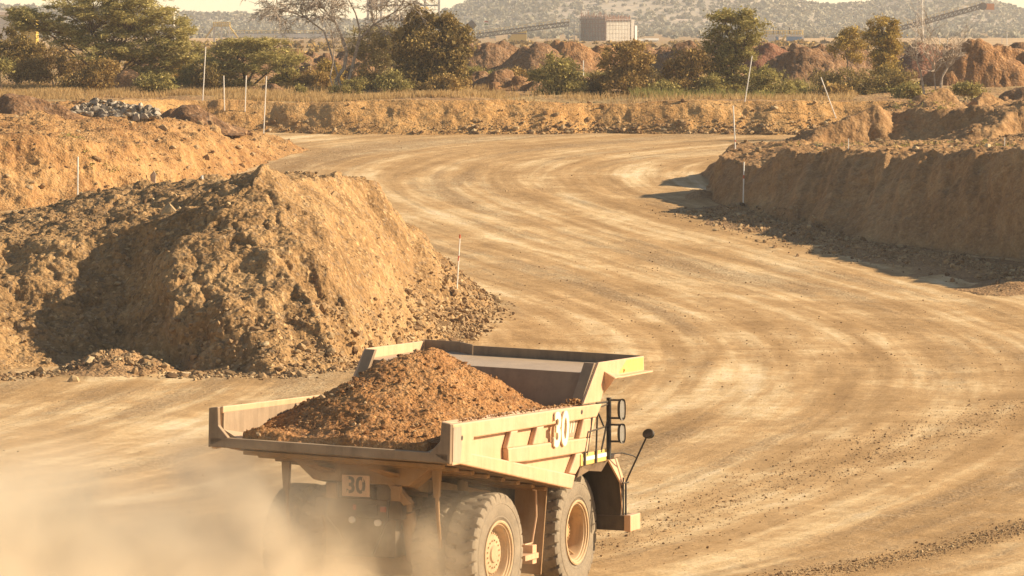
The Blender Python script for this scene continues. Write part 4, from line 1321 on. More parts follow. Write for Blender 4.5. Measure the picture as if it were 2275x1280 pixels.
# shrubs that close the gaps in the band of scrub
for (lab, px_, py_, Yb, w_, h_, lm) in (
        ('grey-green shrub under the left half of the flat-topped thorn tree', 60, 178, 339, 50, 26, L_BROWN),
        ('low olive shrub under the right end of the flat-topped thorn tree', 415, 192, 337, 40, 24, L_OLIVE),
        ('dark shrub directly behind the tallest pole of the left group', 455, 196, 334, 30, 34, L_DARK),
        ('brown shrub beneath the drooping twigs of the bare tree, right of its trunk', 815, 200, 332, 44, 24, L_BROWN),
        ('leafy brown shrub at the left foot of the dense dark tree', 872, 204, 327, 34, 26, L_OLIVE),
        ('low leafy shrub at the right foot of the dense dark tree, nearest the road', 985, 206, 325, 48, 20, L_BROWN),
        ('small dark shrub between the olive bush and the round bronze-green bush', 1315, 214, 326, 34, 32, L_DARK),
        ('dark green shrub filling the gap left of the brown-leaved bush', 1470, 218, 322, 40, 22, L_OLIVE),
        ('dense shrub between the brown-leaved bush and the tall layered tree', 1572, 220, 323, 34, 34, L_OLIVE),
        ('olive shrub right of the leaning pole, behind the low spreading bush', 1765, 224, 330, 40, 24, L_OLIVE),
        ('yellowish shrub under the taller yellow tree', 1975, 205, 338, 36, 40, L_YELLOW),
        ('pale tangled shrub between the strongly leaning pole and the yellow trees', 1850, 224, 322, 44, 22, L_BROWN),
        ('low green shrub at the foot of the leafless pale bush', 2020, 214, 312, 36, 16, L_OLIVE),
        ('brown shrub in front of the dark heap, left of the bare tree trunk', 690, 200, 336, 46, 26, L_BROWN),
        ('olive shrub at the right end of the low wide thorn tree', 640, 196, 338, 40, 24, L_OLIVE),
        ('yellowish shrub behind the small pale sapling', 725, 178, 344, 36, 26, L_YELLOW),
        ('olive shrub right of the dense dark tree, in front of the brown heap', 1055, 182, 345, 40, 18, L_OLIVE),
        ('brown shrub behind the olive bush, among the low heaps', 1150, 190, 346, 44, 24, L_BROWN),
        ('large grey-olive bush between the two thorn trees', 440, 170, 346, 44, 34, L_OLIVE),
        ('small olive shrub on the rough heap right of the leafless pale bush', 2150, 208, 300, 34, 12, L_OLIVE)):
    tree('shrub', lab, 'shrub', (px_, py_), Yb, [(px_, py_ - h_ * .75, w_ * .75, h_ * .6), (px_ - w_ * .45, py_ - h_ * .5, w_ * .5, h_ * .5), (px_ + w_ * .5, py_ - h_ * .45, w_ * .5, h_ * .45), (px_ + w_ * .1, py_ - h_ * 1.2, w_ * .4, h_ * .4)],
         lm, B_GREY, .035, 1.3, (.14, .07), .27, trunks=2)

# bare trees: recursive branching
def bare_tree(name, label, cat, stems, Y, mat, levels, spread, droop, twig=.018, shrink=.72, seedv=1, maxn=4000):
    r2 = random.Random(seedv)
    bw = at(stems[0][0][0], stems[0][0][1], Y); bw[2] = ray_z(bw[0], Y) - .1
    root = empty(name, bw); tag(root, label, cat)
    tb, cr = MB(), MB()
    cnt = [0]
    def grow(p, d, ln, rad, lv):
        if lv < 0 or cnt[0] > maxn: return
        cnt[0] += 1
        pts = [p]; q = p.copy(); dd = d.copy()
        for k in range(3):
            dd = (dd + Vector((r2.gauss(0, .16), r2.gauss(0, .16), r2.gauss(0, .12) - droop * (1.0 if lv < levels - 1 else .1)))).normalized()
            q = q + dd * ln / 3
            pts.append(q.copy())
        (tb if lv >= levels - 1 else cr).tube(pts, [rad, rad * .88, rad * .78, rad * .66], 5 if lv > 1 else 3, False)
        for j in range(r2.choice((2, 3, 3)) if lv else 0):
            t = r2.choice((1, 2, 3, 3))
            nd = (dd + Vector((r2.gauss(0, spread), r2.gauss(0, spread), r2.gauss(.05, spread * .6)))).normalized()
            grow(pts[t], nd, ln * r2.uniform(.62, .92), max(twig, rad * r2.uniform(.5, .68)), lv - 1)
    for st in stems:
        P_ = [Vector(at(px, py, Y) - bw) for px, py, *_ in st]
        P_[0].z = min(P_[0].z, 0.05)
        rr = [x[2] for x in st]
        tb.tube(P_, rr, 7)
        for i in range(max(1, len(P_) - 2), len(P_)):
            for k in range(6):
                d = (P_[i] - P_[i - 1]).normalized()
                d = (d + Vector((r2.gauss(0, .7), r2.gauss(0, .6), r2.gauss(.1, .35)))).normalized()
                grow(P_[i], d, (P_[i] - P_[i - 1]).length * r2.uniform(.55, .95), rr[i] * .75, levels)
    tb.build('trunk', mat, root, smooth=True)
    cr.build('twigs', mat, root)
    return root
bare_tree('bare_tree', 'leafless grey tree with curved trunk and drooping twigs, left of the dense dark tree', 'tree',
          [[(752, 196, .17), (745, 180, .15), (765, 150, .14), (770, 115, .13), (760, 85, .12), (745, 50, .09), (720, 20, .07)],
           [(768, 118, .10), (800, 85, .09), (830, 55, .07), (880, 25, .05)],
           [(762, 90, .08), (720, 70, .07), (680, 40, .05), (640, 25, .04)],
           [(768, 100, .08), (800, 70, .07), (790, 30, .06), (770, -10, .05)]], 331, B_GREY, 5, .62, .09, .019, seedv=5, maxn=7000)
bare_tree('sapling', 'thin pale leafless sapling close to the left of the bare tree trunk', 'tree',
          [[(742, 192, .06), (733, 170, .055), (740, 140, .05), (742, 110, .04), (738, 80, .03)]], 328, B_GREY, 3, .5, .05, .012, seedv=8)
bare_tree('bare_bush', 'leafless pale branching bush on the rough heap at the right', 'bush',
          [[(2085, 195, .10), (2092, 172, .09), (2105, 150, .07), (2118, 128, .05)],
           [(2060, 178, .08), (2045, 158, .07), (2036, 135, .05), (2030, 118, .03)],
           [(2085, 192, .06), (2075, 165, .05), (2072, 140, .03)]], 297, B_GREY, 3, .5, -.05, .014, seedv=12)

# grasses
def grass(name, spots, mat, h, w, n):
    """spots: (px0, px1, Y0, Y1, density weight)"""
    tot = sum((p1 - p0) * (y1 - y0) * q for p0, p1, y0, y1, q in spots)
    V, Rn = [], []
    for p0, p1, y0, y1, q in spots:
        k = int(n * (p1 - p0) * (y1 - y0) * q / tot)
        Yv = rng.uniform(y0, y1, k); Xv = (rng.uniform(p0, p1, k) - 1137.5) / F * Yv
        pts = np.stack([Xv, Yv, np.zeros(k)], 1)
        keep = (fbm(pts, .45, 2, .5, 131) > rng.uniform(-.5, .3, k)) & (fbm(pts, .14, 2, .5, 133) > rng.uniform(-.35, .12, k))
        pts = pts[keep]; k = len(pts)
        i = np.clip(np.searchsorted(YS, pts[:, 1]), 1, NR - 1); j = np.clip(np.searchsorted(US, pts[:, 0] / pts[:, 1]), 1, NC - 1)
        pts[:, 2] = P[i * NC + j, 2] - .03
        hh = h * rng.uniform(.45, 1.25, k)[:, None]
        a = rng.uniform(0, 2 * np.pi, k); side = np.stack([np.cos(a), np.sin(a), np.zeros(k)], 1) * w * rng.uniform(.6, 1.3, k)[:, None]
        lean = rng.normal(size=(k, 3)) * .28; lean[:, 2] = 1
        tip = pts + lean * hh
        V.append(np.stack([pts - side, pts + side, tip + side * .25, tip - side * .25], 1).reshape(-1, 3))
        Rn.append(np.clip(rng.normal(.5, .25, k), 0, 1))
    V = np.concatenate(V)
    o = np_mesh(name, V, np.arange(len(V)).reshape(-1, 4), mat, None, False, None, np.concatenate(Rn))
    return tag(o, kind='stuff')
grass('dry_grass', [(-150, 460, 312, 345, 1.0), (460, 1120, 309.5, 326, .8), (1120, 1900, 309, 318, .35), (550, 800, 326, 345, .4), (1780, 1900, 318, 345, .4), (1000, 1350, 330, 352, .3)], L_DRY, .42, .028, 130000)
grass('green_grass', [(1010, 1420, 352, 400, 1.0), (1400, 1720, 313, 322, .7), (1760, 2020, 326, 345, .5), (780, 900, 335, 350, .6)], L_GREEN, .60, .03, 40000)
# weeds on the banks
def weeds(name, spots, mat, n, leafs, sig):
    C = []
    for px_, py_, rx, Y0 in spots:
        for k in range(n):
            x = px_ + rng.normal() * rx; y = Y0 + rng.normal() * rx * Y0 / F * 1.5
            X = (x - 1137.5) / F * y
            c = np.array([X, y, ray_z(X, y) + .06])
            C.append(c + rng.normal(size=(leafs, 3)) * np.array([sig, sig, sig * .6]))
    C = np.concatenate(C)
    V, Fc = leaf_quads(C, .13, .06)
    o = np_mesh(name, V, Fc, mat, None, False, None, np.clip(rng.normal(.5, .22, len(Fc)), 0, 1))
    return tag(o, kind='stuff')
weeds('bank_weeds', [(2060, 235, 50, 289), (2200, 262, 50, 272), (2150, 215, 40, 294), (2230, 330, 50, 236), (2060, 338, 60, 243), (1900, 338, 60, 246), (1700, 326, 35, 258), (1790, 340, 30, 250), (2100, 290, 45, 266)], L_OLIVE, 14, 26, .14)
weeds('bank_weeds', [(195, 340, 14, 252), (240, 352, 12, 253), (330, 348, 20, 256), (150, 330, 20, 253)], L_OLIVE, 4, 22, .12)

weeds('low_scrub', [(k * 62 + 30, 0, 24, 322 + (k * 37 % 50)) for k in range(33)], L_BROWN, 10, 40, .22)
weeds('low_scrub', [(k * 71 + 10, 0, 20, 330 + (k * 53 % 70)) for k in range(30)], L_OLIVE, 8, 40, .20)
# ------------------------------------------------------------------ heaps of spoil on the plain
M_HEAP = [soil('heap_soil_brown', (.115, .06, .03), (.23, .125, .06), (.34, .21, .11), .5, .7, .08),  # soils darkened to carry the shade of the heap fronts
          soil('heap_soil_orange', (.17, .08, .032), (.31, .16, .068), (.43, .255, .12), .4, .7, .08),
          soil('heap_soil_red', (.13, .055, .032), (.23, .105, .058), (.33, .18, .10), .4, .7, .08)]
def heap(name, label, peaks, Y, mat, cat='spoil heap', amp=.22, group=None, slope=.62, foot=None, foot_off=2.5, front=1.35):
    """peaks: (px, py, flat radius px); slopes at the angle of rest, rough surface."""
    if foot: Y = hit(peaks[0][0], foot, 230)[1] + foot_off
    s = Y / F
    W = [at(px, py, Y) for px, py, _ in peaks]
    base = float(ray_z(W[0][0], Y)) - .3
    hmax = max(w[2] - base for w in W) + .3
    x0 = min(w[0] for w in W) - hmax / slope - 1; x1 = max(w[0] for w in W) + hmax / slope + 1
    ry = hmax / slope + 1.5
    nx = int(np.clip((x1 - x0) / .13, 60, 700)); ny = 70
    gx, gy = [a.ravel() for a in np.meshgrid(np.linspace(x0, x1, nx), np.linspace(-ry, ry, ny), indexing='ij')]
    p3 = np.stack([gx, gy + Y, np.zeros_like(gx)], 1)
    wv = fbm(p3, .5, 3, .55, 140 + Y * .01) * .8
    z = np.full(len(gx), base - .6)
    for i, (w, (_, _, fr)) in enumerate(zip(W, peaks)):
        oy = (i % 2 - .5) * 1.2
        ex = gx - w[0] + wv; ey = gy - oy + wv * .6
        d = np.hypot(np.where(ex < 0, ex * 1.55, ex * .95), np.where(ey < 0, ey * front, ey))
        z = np.maximum(z, w[2] - np.maximum(0, d - fr * s) * slope)
    p3[:, 2] = z
    q = p3.reshape(nx, ny, 3)
    nn = np.cross(np.gradient(q, axis=0), np.gradient(q, axis=1)); nn /= np.linalg.norm(nn, axis=2, keepdims=True)
    p3 = p3 + nn.reshape(-1, 3) * (amp * .8 * fbm(p3, .8, 2, .5, 151) + amp * .55 * ((.55 - worley(p3, 1.1, 5)[0]) * 1.4 + worley(p3, 1.1, 5)[1] * .5) + amp * .3 * ((.55 - worley(p3, 3.0, 6)[0]) * 1.4))[:, None]
    c = np.array([W[0][0], Y, base])
    I_ = np.arange(nx * ny).reshape(nx, ny)
    o = np_mesh(name, p3 - c, np.stack([I_[:-1, :-1], I_[1:, :-1], I_[1:, 1:], I_[:-1, 1:]], -1).reshape(-1, 4), mat)
    o.location = c
    return tag(o, label, cat, group)
G = 'spoil heaps on the plain'
A, B_, C_ = M_HEAP
heap('spoil_heap', 'broad brown heap directly right of the dense dark tree', [(1080, 96, 12), (1110, 92, 10)], 400, A, group=G)
heap('spoil_heap', 'dark-sided heap with green grass in front, left of the orange-sloped heap', [(1190, 98, 16), (1160, 106, 10)], 395, A, group=G)
heap('spoil_heap', 'heap with bright orange right slope below the concrete works', [(1262, 94, 16), (1240, 92, 8)], 405, B_, group=G)
heap('spoil_heap', 'low heap between the concrete works and the round bronze-green bush', [(1340, 104, 16)], 408, B_, group=G)
heap('spoil_heap', 'pointed brown heap left of the tall layered tree', [(1515, 90, 10), (1475, 108, 10)], 392, A, group=G)
heap('spoil_heap', 'reddish heap behind the crown of the tall layered tree, below the blue tanks', [(1700, 98, 14), (1655, 100, 10)], 400, C_, group=G)
heap('spoil_heap', 'large rough heap with shadowed left end, below and right of the blue tanks', [(1790, 106, 24), (1745, 112, 10), (1835, 116, 12)], 372, A, group=G, amp=.3)
heap('spoil_heap', 'small red heap at the foot of the lattice tower', [(2045, 96, 12)], 385, C_, group=G)
heap('spoil_heap', 'highest rough heap at the right, with steep shaded cut face', [(2165, 86, 14), (2225, 104, 26), (2120, 112, 14), (2320, 104, 30)], 352, B_, group=G, amp=.3, slope=.62, front=3.2)
heap('spoil_heap', 'low far heap at the right edge, behind the highest heap', [(2262, 96, 14), (2330, 98, 12)], 420, A, group=G)
heap('spoil_heap', 'dark shadowed heap behind the trunk of the bare tree', [(690, 142, 24), (760, 132, 20), (800, 140, 14)], 352, A, group=G, amp=.3)
heap('spoil_heap', 'small heap rising behind the low wide thorn tree', [(490, 96, 10), (450, 104, 10)], 395, A, group=G)
heap('spoil_heap', 'low dark clod heap in front of the pale green grass', [(1110, 156, 14), (1075, 158, 12)], 343, A, group=G, amp=.3)
heap('spoil_heap', 'low orange heap with shaded left side, between dense dark tree and olive bush', [(1140, 172, 18), (1085, 184, 10)], 332, B_, group=G)
heap('spoil_heap', 'low heap just left of the olive bush on the bank', [(1185, 178, 10), (1295, 168, 12)], 331, A, group=G)
heap('spoil_heap', 'small conical orange heap in the dry grass below the flat-topped tree', [(280, 156, 8)], 332, B_, group=G, amp=.14)
heap('spoil_heap', 'flat brown clod heap in the grass behind the group of white poles', [(600, 186, 18), (565, 192, 10)], 326, A, group=G, amp=.15)
heap('spoil_heap', 'brown clod heap at the left edge, left of the grey rock pile', [(40, 212, 30), (-60, 208, 40), (100, 220, 14)], 280, A, group=G, amp=.2, foot=250, foot_off=1.6)
heap('spoil_heap', 'small clod heap right of the grey rock pile', [(425, 232, 14), (388, 242, 8)], 290, A, group=G, amp=.22, foot=262, foot_off=1.0)
heap('spoil_heap', 'wide reddish heap in front of the cut face at the far right', [(2262, 196, 20), (2330, 190, 20)], 312, A, group=G, amp=.25)

heap('spoil_ridge', 'long ragged ridge of dumped soil behind all the heaps, in front of the far works', [(960 + k * 46 + rng.uniform(-12, 12), 100 + rng.uniform(-5, 7), rng.uniform(4, 16)) for k in range(31)], 432, A, cat='spoil ridge', amp=.35)
heap('spoil_ridge', 'low dark ridge of dumped soil behind the bare tree and the thorn trees', [(330 + k * 40 + rng.uniform(-10, 10), 116 + rng.uniform(-6, 8), rng.uniform(4, 14)) for k in range(15)], 410, A, cat='spoil ridge', amp=.35)

# ------------------------------------------------------------------ rocks
def ico(sub):
    bm = bmesh.new(); bmesh.ops.create_icosphere(bm, subdivisions=sub, radius=1)
    V = np.array([v.co[:] for v in bm.verts]); Fc = np.array([[v.index for v in f.verts] for f in bm.faces]); bm.free()
    return V, Fc
ICO1, ICO2 = ico(1), ico(2)
def rock_shape(k, base, cuts=5, lo=.45, hi=.75):
    V, Fc = base
    V = V + .45 * fbm(V + k * 7.7, 1.1, 2, .6, k)[:, None] * V
    for _ in range(cuts):     # knock flat facets
        n_ = unit(1)[0]; lim = rng.uniform(lo, hi)
        d_ = V @ n_
        V = V - np.clip(d_ - lim, 0, None)[:, None] * n_
    return V * np.array([1, rng.uniform(.7, 1), rng.uniform(.5, .85)])
SHAPES1 = [rock_shape(k, ICO1) for k in range(14)]
SHAPES2 = [rock_shape(k + 20, ICO2, 11, .38, .62) * 1.25 for k in range(10)]
def stone_mat(name, cols):
    m, n, l, b = new_mat(name)
    a = n.new('ShaderNodeAttribute'); a.attribute_name = 'rnd'
    r = ramp(n, [(i / (len(cols) - 1), c) for i, c in enumerate(cols)])
    l.new(a.outputs['Fac'], r.inputs[0])
    t = noise_node(n, l, geo_pos(n), 9, 4, .65)
    rf = ramp(n, [(.3, (.75,) * 3), (.7, (1.2,) * 3)]); l.new(t.outputs[0], rf.inputs[0])
    l.new(mixc(n, l, 1.0, r.outputs[0], rf.outputs[0], 'MULTIPLY'), b.inputs['Base Color'])
    b.inputs['Roughness'].default_value = .9; b.inputs['Specular IOR Level'].default_value = .2
    return m
M_STONE = stone_mat('field_stone', [(.13, .075, .036), (.26, .16, .077), (.36, .24, .12), (.46, .34, .19)])
M_GREYROCK = stone_mat('grey_rock', [(.13, .10, .07), (.24, .195, .14), (.35, .29, .215), (.47, .40, .30)])
M_CLOD = stone_mat('soil_clod', [(.13, .055, .02), (.24, .115, .042), (.34, .19, .08), (.46, .32, .18)])
def scatter(name, pts, sizes, mat, shapes=None, base=None, parent=None, sink=.25):
    shapes = shapes or SHAPES1; Fb = (base or ICO1)[1]
    n = len(pts); nv = len(shapes[0])
    V = np.empty((n, nv, 3), np.float32)
    which = rng.integers(0, len(shapes), n)
    A_ = rng.uniform(0, 2 * np.pi, n); T_ = rng.normal(0, .5, n)
    for k in range(len(shapes)):
        ix = np.nonzero(which == k)[0]
        S = shapes[k][None] * sizes[ix, None, None]
        c, s = np.cos(A_[ix])[:, None], np.sin(A_[ix])[:, None]
        x = S[..., 0] * c - S[..., 1] * s; y = S[..., 0] * s + S[..., 1] * c; z = S[..., 2]
        ct, st = np.cos(T_[ix])[:, None], np.sin(T_[ix])[:, None]
        V[ix] = np.stack([x, y * ct - z * st, y * st + z * ct], -1) + pts[ix, None, :]
    V[..., 2] += (sizes * (1 - 2 * sink) * .5)[:, None]
    Fc = (np.arange(n)[:, None, None] * nv + Fb[None]).reshape(-1, 3)
    rn = np.repeat(np.clip(rng.normal(.5, .24, n), 0, 1), len(Fb))
    return np_mesh(name, V.reshape(-1, 3), Fc, mat, parent, False, None, rn)

inview = (np.abs(GX / GY) < .135) & (GY < 330)
cellA = np.gradient(YS)[:, None] * np.abs(np.gradient(US))[None, :] * YS[:, None]
cellA = cellA.ravel()
def pick(mask, n, wt=None):
    ix = np.nonzero(mask & inview)[0]
    p_ = cellA[ix] * (1 if wt is None else wt[ix]); p_ = p_ / p_.sum()
    return P[rng.choice(ix, n, p=p_)] + rng.normal(size=(n, 3)) * np.array([.05, .05, 0])
def sz(n, lo, k): return lo * (1 + rng.pareto(k, n)).clip(1, 5)
def dist_line(L):
    Q = [ground_at(*p)[:2] for p in L]
    d_ = np.full(len(GX), 1e9)
    for a, b in zip(Q[:-1], Q[1:]):
        e = b - a
        t = np.clip(((GX - a[0]) * e[0] + (GY - a[1]) * e[1]) / (e @ e), 0, 1)
        d_ = np.minimum(d_, np.hypot(GX - a[0] - t * e[0], GY - a[1] - t * e[1]))
    return d_
# rubble at the foot of the mound and the banks, thinning out onto the road
near = np.zeros(len(GX))
dm = dist_line([(-100, 850), (0, 838), (200, 825), (380, 835), (600, 838), (740, 822), (880, 785), (990, 752), (1050, 712), (1066, 682), (1035, 652), (985, 640)])
wts = np.exp(-(dm / .85) ** 2)
low = Z < Z0 + 2.0
tag(scatter('rubble_stones', np.concatenate([pick((reg != 3) & (dm < 1.9) & low, 4000, wts), pick((reg == 4) & (GX > -13) & (Z < Z0 + 2.2), 2200)]), sz(6200, .05, 2.6), M_STONE), kind='stuff')
tag(scatter('mound_stones', pick(reg == 4, 3600, np.where(N[:, 0] > .34, .25, 1.0)), sz(3600, .038, 2.8), M_STONE), kind='stuff')
dr = dist_line([(1612, 474), (1750, 510), (1950, 560), (2120, 590), (2290, 620), (2400, 640)])
tag(scatter('rubble_stones', pick((dr < 5) & (reg != 3) | (dr < 1.5), 6500, np.exp(-(dr / 2.0) ** 2)), sz(6500, .04, 2.5), M_STONE), kind='stuff')
tag(scatter('bank_stones', pick(reg == 1, 2400, (np.exp(-((Z - Z0) / .6) ** 2) + .04) * np.where(GX > -3, 1.0, .25)), sz(2400, .055, 2.6), M_STONE), kind='stuff')
tag(scatter('bank_stones', np.concatenate([pick(reg == 2, 1800), pick((reg == 3) & (N[:, 2] > .85), 2200)]), sz(4000, .06, 2.6), M_STONE), kind='stuff')
# gravel windrows and loose stones on the road
w1 = dist_line([(1330, 1215), (1500, 1150), (1750, 1070), (2000, 985), (2300, 900)])
w2 = dist_line([(1640, 1300), (1900, 1262), (2100, 1215), (2320, 1160)])
w3 = dist_line([(1100, 640), (1300, 600), (1500, 700), (1900, 800), (2300, 820)])
road = reg == 0
tag(scatter('road_gravel', np.concatenate([pick(road & (w1 < 4.0), 4500, np.exp(-(w1 / 1.7) ** 2)), pick(road & (w2 < 1.8), 3600, np.exp(-(w2 / .5) ** 2)), pick(road, 4000, .15 + np.exp(-(w3 / 6) ** 2))]), sz(12100, .015, 3.0).clip(0, .06), M_STONE, sink=.3), kind='stuff')
# single boulders
for px_, py_, Yb, r_, lab in ((740, 452, 186.0, .22, 'pale square boulder high on the right shoulder of the big earth mound'),
                              (375, 452, 181, .42, 'long flat brown boulder lying on top of the big earth mound'),
                              (163, 850, None, .24, 'pale pointed stone on the road edge below the left end of the mound'),
                              (1103, 668, None, .20, 'lone pale stone at the tip of the rubble beside the striped pole'),
                              (702, 706, 170.3, .22, 'pale flat stone in the rubble at the foot of the mound, above the truck'),
                              (940, 748, 182.5, .26, 'pale flat stone in the rubble just above the far side of the truck bed'),
                              (1010, 640, 205.5, .30, 'rounded tan boulder at the foot of the striped pole beside the mound')):
    c = ground_at(px_, py_) if Yb is None else at(px_, py_, Yb)
    c[2] = ray_z(c[0], c[1]) + r_ * .3
    k = int(rng.integers(0, len(SHAPES2)))
    o = np_mesh('boulder', SHAPES2[k] * r_ * np.array([1.25, 1, 1]), ICO2[1], M_STONE, None, False, None, np.full(len(ICO2[1]), .78))
    o.location = c; o.rotation_euler = (0, 0, float(rng.uniform(0, 6)))
    tag(o, lab, 'boulder', 'boulders on and around the mound')
# grey rock pile
pp = []
for k in range(260):
    x = rng.uniform(160, 352); t = (x - 160) / 190
    top_ = 222 + 26 * t ** 1.5 if x > 210 else 222 + (210 - x) * .5
    py_ = rng.uniform(top_, 262)
    if k % 12 == 0: Yb_ = hit(256, 262, 230)[1]
    pp.append(at(x, py_, Yb_ + .4 + (262 - py_) * .035 + rng.uniform(-.2, .2)))
rp = scatter('rock_pile', np.array(pp), rng.uniform(.10, .34, 260), M_GREYROCK, SHAPES2, ICO2)
tag(rp, 'pile of angular grey rocks on the left bank, left of the white poles', 'rock pile')
# clods on the load, carried with it
ci = rng.choice(len(L3), 1800)
cl_ = scatter('clods', L3[ci] + 0.0, sz(1800, .017, 2.4).clip(0, .17), M_CLOD, parent=LOAD, sink=.2); cl_['kind'] = 'stuff'

sp_ = spill_points()
o = scatter('spilled_clods', sp_, rng.uniform(.012, .045, len(sp_)), M_CLOD, parent=LOAD, sink=.2); o['kind'] = 'stuff'
# ------------------------------------------------------------------ survey poles
M_POLE = paint('white_pole_paint', (.78, .74, .66), (.6, .45, .28), .25, .6, .2)
M_BAND = paint('red_band_paint', (.52, .10, .04), (.5, .35, .2), .2, .6, .2)
GP = 'white survey poles along the haul road'
def pole(label, foot, top, Y, bands=(), r=.035):
    h_ = hit(foot[0], foot[1] - 1, 180, 345)
    if abs(h_[1] - Y) < 14: Y = h_[1]
    a = at(*foot, Y); b = at(*top, Y)
    gz = ray_z(a[0], a[1])
    o = MB().tube([(0, 0, min(-.15, gz - a[2] - .15)), tuple(b - a)], r, 8).build('survey_pole', M_POLE, None, smooth=True)
    o.location = a
    tag(o, label, 'pole', GP)
    d_ = Vector(b - a)
    for t0, t1 in bands:
        MB().tube([d_ * t0, d_ * t1], r + .004, 8).build('band', M_BAND, o, smooth=True)
pole('tallest white pole of the left group, in front of the low thorn tree', (450, 224), (457, 104), 312)
pole('white pole second from the left in the group of four', (499, 249), (497, 168), 305)
pole('white pole third from the left in the group of four, slightly tilted', (544, 250), (547, 168), 305)
pole('tall white pole right of its group, its foot down at the road level', (585, 301), (592, 169), 301)
pole('lone white pole standing behind the left crest of the big mound', (171, 434), (173, 348), 222)
pole('red and white striped pole at the right foot of the big mound', (1015, 634), (1022, 521), 206.5, ((0.48, .58), (.92, 1.0)), .03)
pole('white pole at the shaded foot of the right bank', (1651, 457), (1653, 360), 241.5, ((.62, .7),))
pole('white pole at the left tip of the right bank, its foot on the bank top', (1634, 333), (1629, 235), 256, ((.18, .23),))
pole('leaning white pole on the far bank, right of the tall layered tree', (1654, 227), (1671, 124), 314)
pole('strongly leaning white pole at the right end of the far bank', (1860, 265), (1824, 172), 302)
pole('short white stake behind the crest of the mound, left of its peak', (449, 402), (449, 390), 200, (), .05)
pole('thin short stake on the top edge of the right bank, left one', (1885, 333), (1885, 308), 243, (), .02)
pole('thin short stake on the top edge of the right bank, right one', (2232, 328), (2232, 305), 232, (), .02)
pole('short white post in the grass right of the olive bush', (1296, 162), (1296, 134), 345, (), .04)
st = MB().prism([(-.12, -.06, -.2), (.12, -.06, -.2), (.17, -.05, .65), (.05, -.04, .85), (-.16, -.05, .6)], (0, .12, 0)).build('stump', B_GREY, None, .02)
c = at(340, 375, 255); st.location = (c[0], c[1], ray_z(c[0], c[1])); tag(st, 'short broken grey stump on the sunlit orange bank', 'stump')
# ------------------------------------------------------------------ hills beyond the plain
ridge_px = [-1500, -600, 0, 380, 470, 540, 620, 700, 800, 950, 1000, 1060, 1200, 1500, 1650, 1720, 1800, 1850, 1930, 2000, 2100, 2200, 2275, 2500, 3800]
ridge_py = [30, 24, 16, 32, 37, 36, 44, 48, 51, 46, 27, 4, -34, -44, -34, -10, 13, 17, 11, -2, -8, 8, 33, 40, 44]
hx = np.linspace(-1500, 3800, 620); hd_ = np.linspace(0, 1, 90)
HXp, HDP = [a.ravel() for a in np.meshgrid(hx, hd_, indexing='ij')]
HY = 2450 + HDP * 900
top_py = np.interp(HXp, ridge_px, ridge_py)
ztop = CAMZ + (HOR - top_py) * .30
fold = fbm(np.stack([HXp * .3, HY, 0 * HY], 1), .012, 4, .55, 171)
prof = np.clip(HDP / .62, 0, 1); prof = prof * prof * (3 - 2 * prof)
HZ = 4.6 + (ztop - 4.6) * prof * (1 + .12 * fold * (prof < .97)) + np.where(HDP > .66, -(HDP - .66) * 30, 0) + fold * 1.5 * HDP * (HDP < .6)
HV = np.stack([(HXp - 1137.5) / F * HY * (3000 / HY) ** .5, HY, HZ], 1)
I_ = np.arange(len(HV)).reshape(620, 90)
def hill_mat():
    m, n, l, b = new_mat('dry_hazed_hillside')
    p = geo_pos(n)
    a = noise_node(n, l, p, .018, 6, .6); c = noise_node(n, l, p, .11, 5, .65)
    s = n.new('ShaderNodeMath'); s.operation = 'MULTIPLY_ADD'; l.new(a.outputs[0], s.inputs[0]); s.inputs[1].default_value = .6
    s2 = n.new('ShaderNodeMath'); s2.operation = 'MULTIPLY'; l.new(c.outputs[0], s2.inputs[0]); s2.inputs[1].default_value = .4; l.new(s2.outputs[0], s.inputs[2])
    r = ramp(n, [(.40, (.32, .275, .21)), (.54, (.40, .335, .25)), (.64, (.55, .43, .33))])  # tones lifted: part of the distance haze sits in this colour
    l.new(s.outputs[0], r.inputs[0]); l.new(r.outputs[0], b.inputs['Base Color']); b.inputs['Roughness'].default_value = 1
    b.inputs['Specular IOR Level'].default_value = 0
    return m
tag(np_mesh('hills', HV, np.stack([I_[:-1, :-1], I_[1:, :-1], I_[1:, 1:], I_[:-1, 1:]], -1).reshape(-1, 4), hill_mat()), kind='structure')
# the plain from the grid's end to the hills
MB().add([(-1200, 1690, 4.9), (1200, 1690, 4.9), (1200, 3300, 4.4), (-1200, 3300, 4.4)], [(0, 1, 2, 3)]).build('ground', M_PLAIN)['kind'] = 'structure'

L_SCRUB = leaf_mat('hazed_scrub_leaf', [(.20, .205, .145), (.26, .26, .18), (.32, .30, .20), (.38, .34, .23)], .2, 1.0)  # leaf colours paled towards the hills, haze painted in
def blobs(name, C, S, k, mat):
    n = len(C)
    o = unit(n * k) * (rng.random(n * k)[:, None] ** .4)
    o[:, 2] = np.abs(o[:, 2]) * 1.0 - .15
    pts = np.repeat(C, k, 0) + o * np.repeat(S, k)[:, None] * np.array([1, 1, .95])
    a = unit(n * k); b = np.cross(a, unit(n * k)); b /= np.linalg.norm(b, axis=1)[:, None] + 1e-9
    L = (np.repeat(S, k) * rng.uniform(.35, .75, n * k))[:, None]
    V = np.stack([pts - a * L, pts + b * L * .7, pts + a * L, pts - b * L * .7], 1).reshape(-1, 3)
    rn = np.clip(np.repeat(rng.normal(.45, .2, n), k) + rng.normal(0, .15, n * k), 0, 1)
    return tag(np_mesh(name, V, np.arange(4 * n * k).reshape(-1, 4), mat, None, False, None, rn), kind='stuff')
sel = rng.choice(len(HV), 40000)
pn = fbm(HV[sel] * np.array([1, .5, 0]), .02, 3, .55, 181)
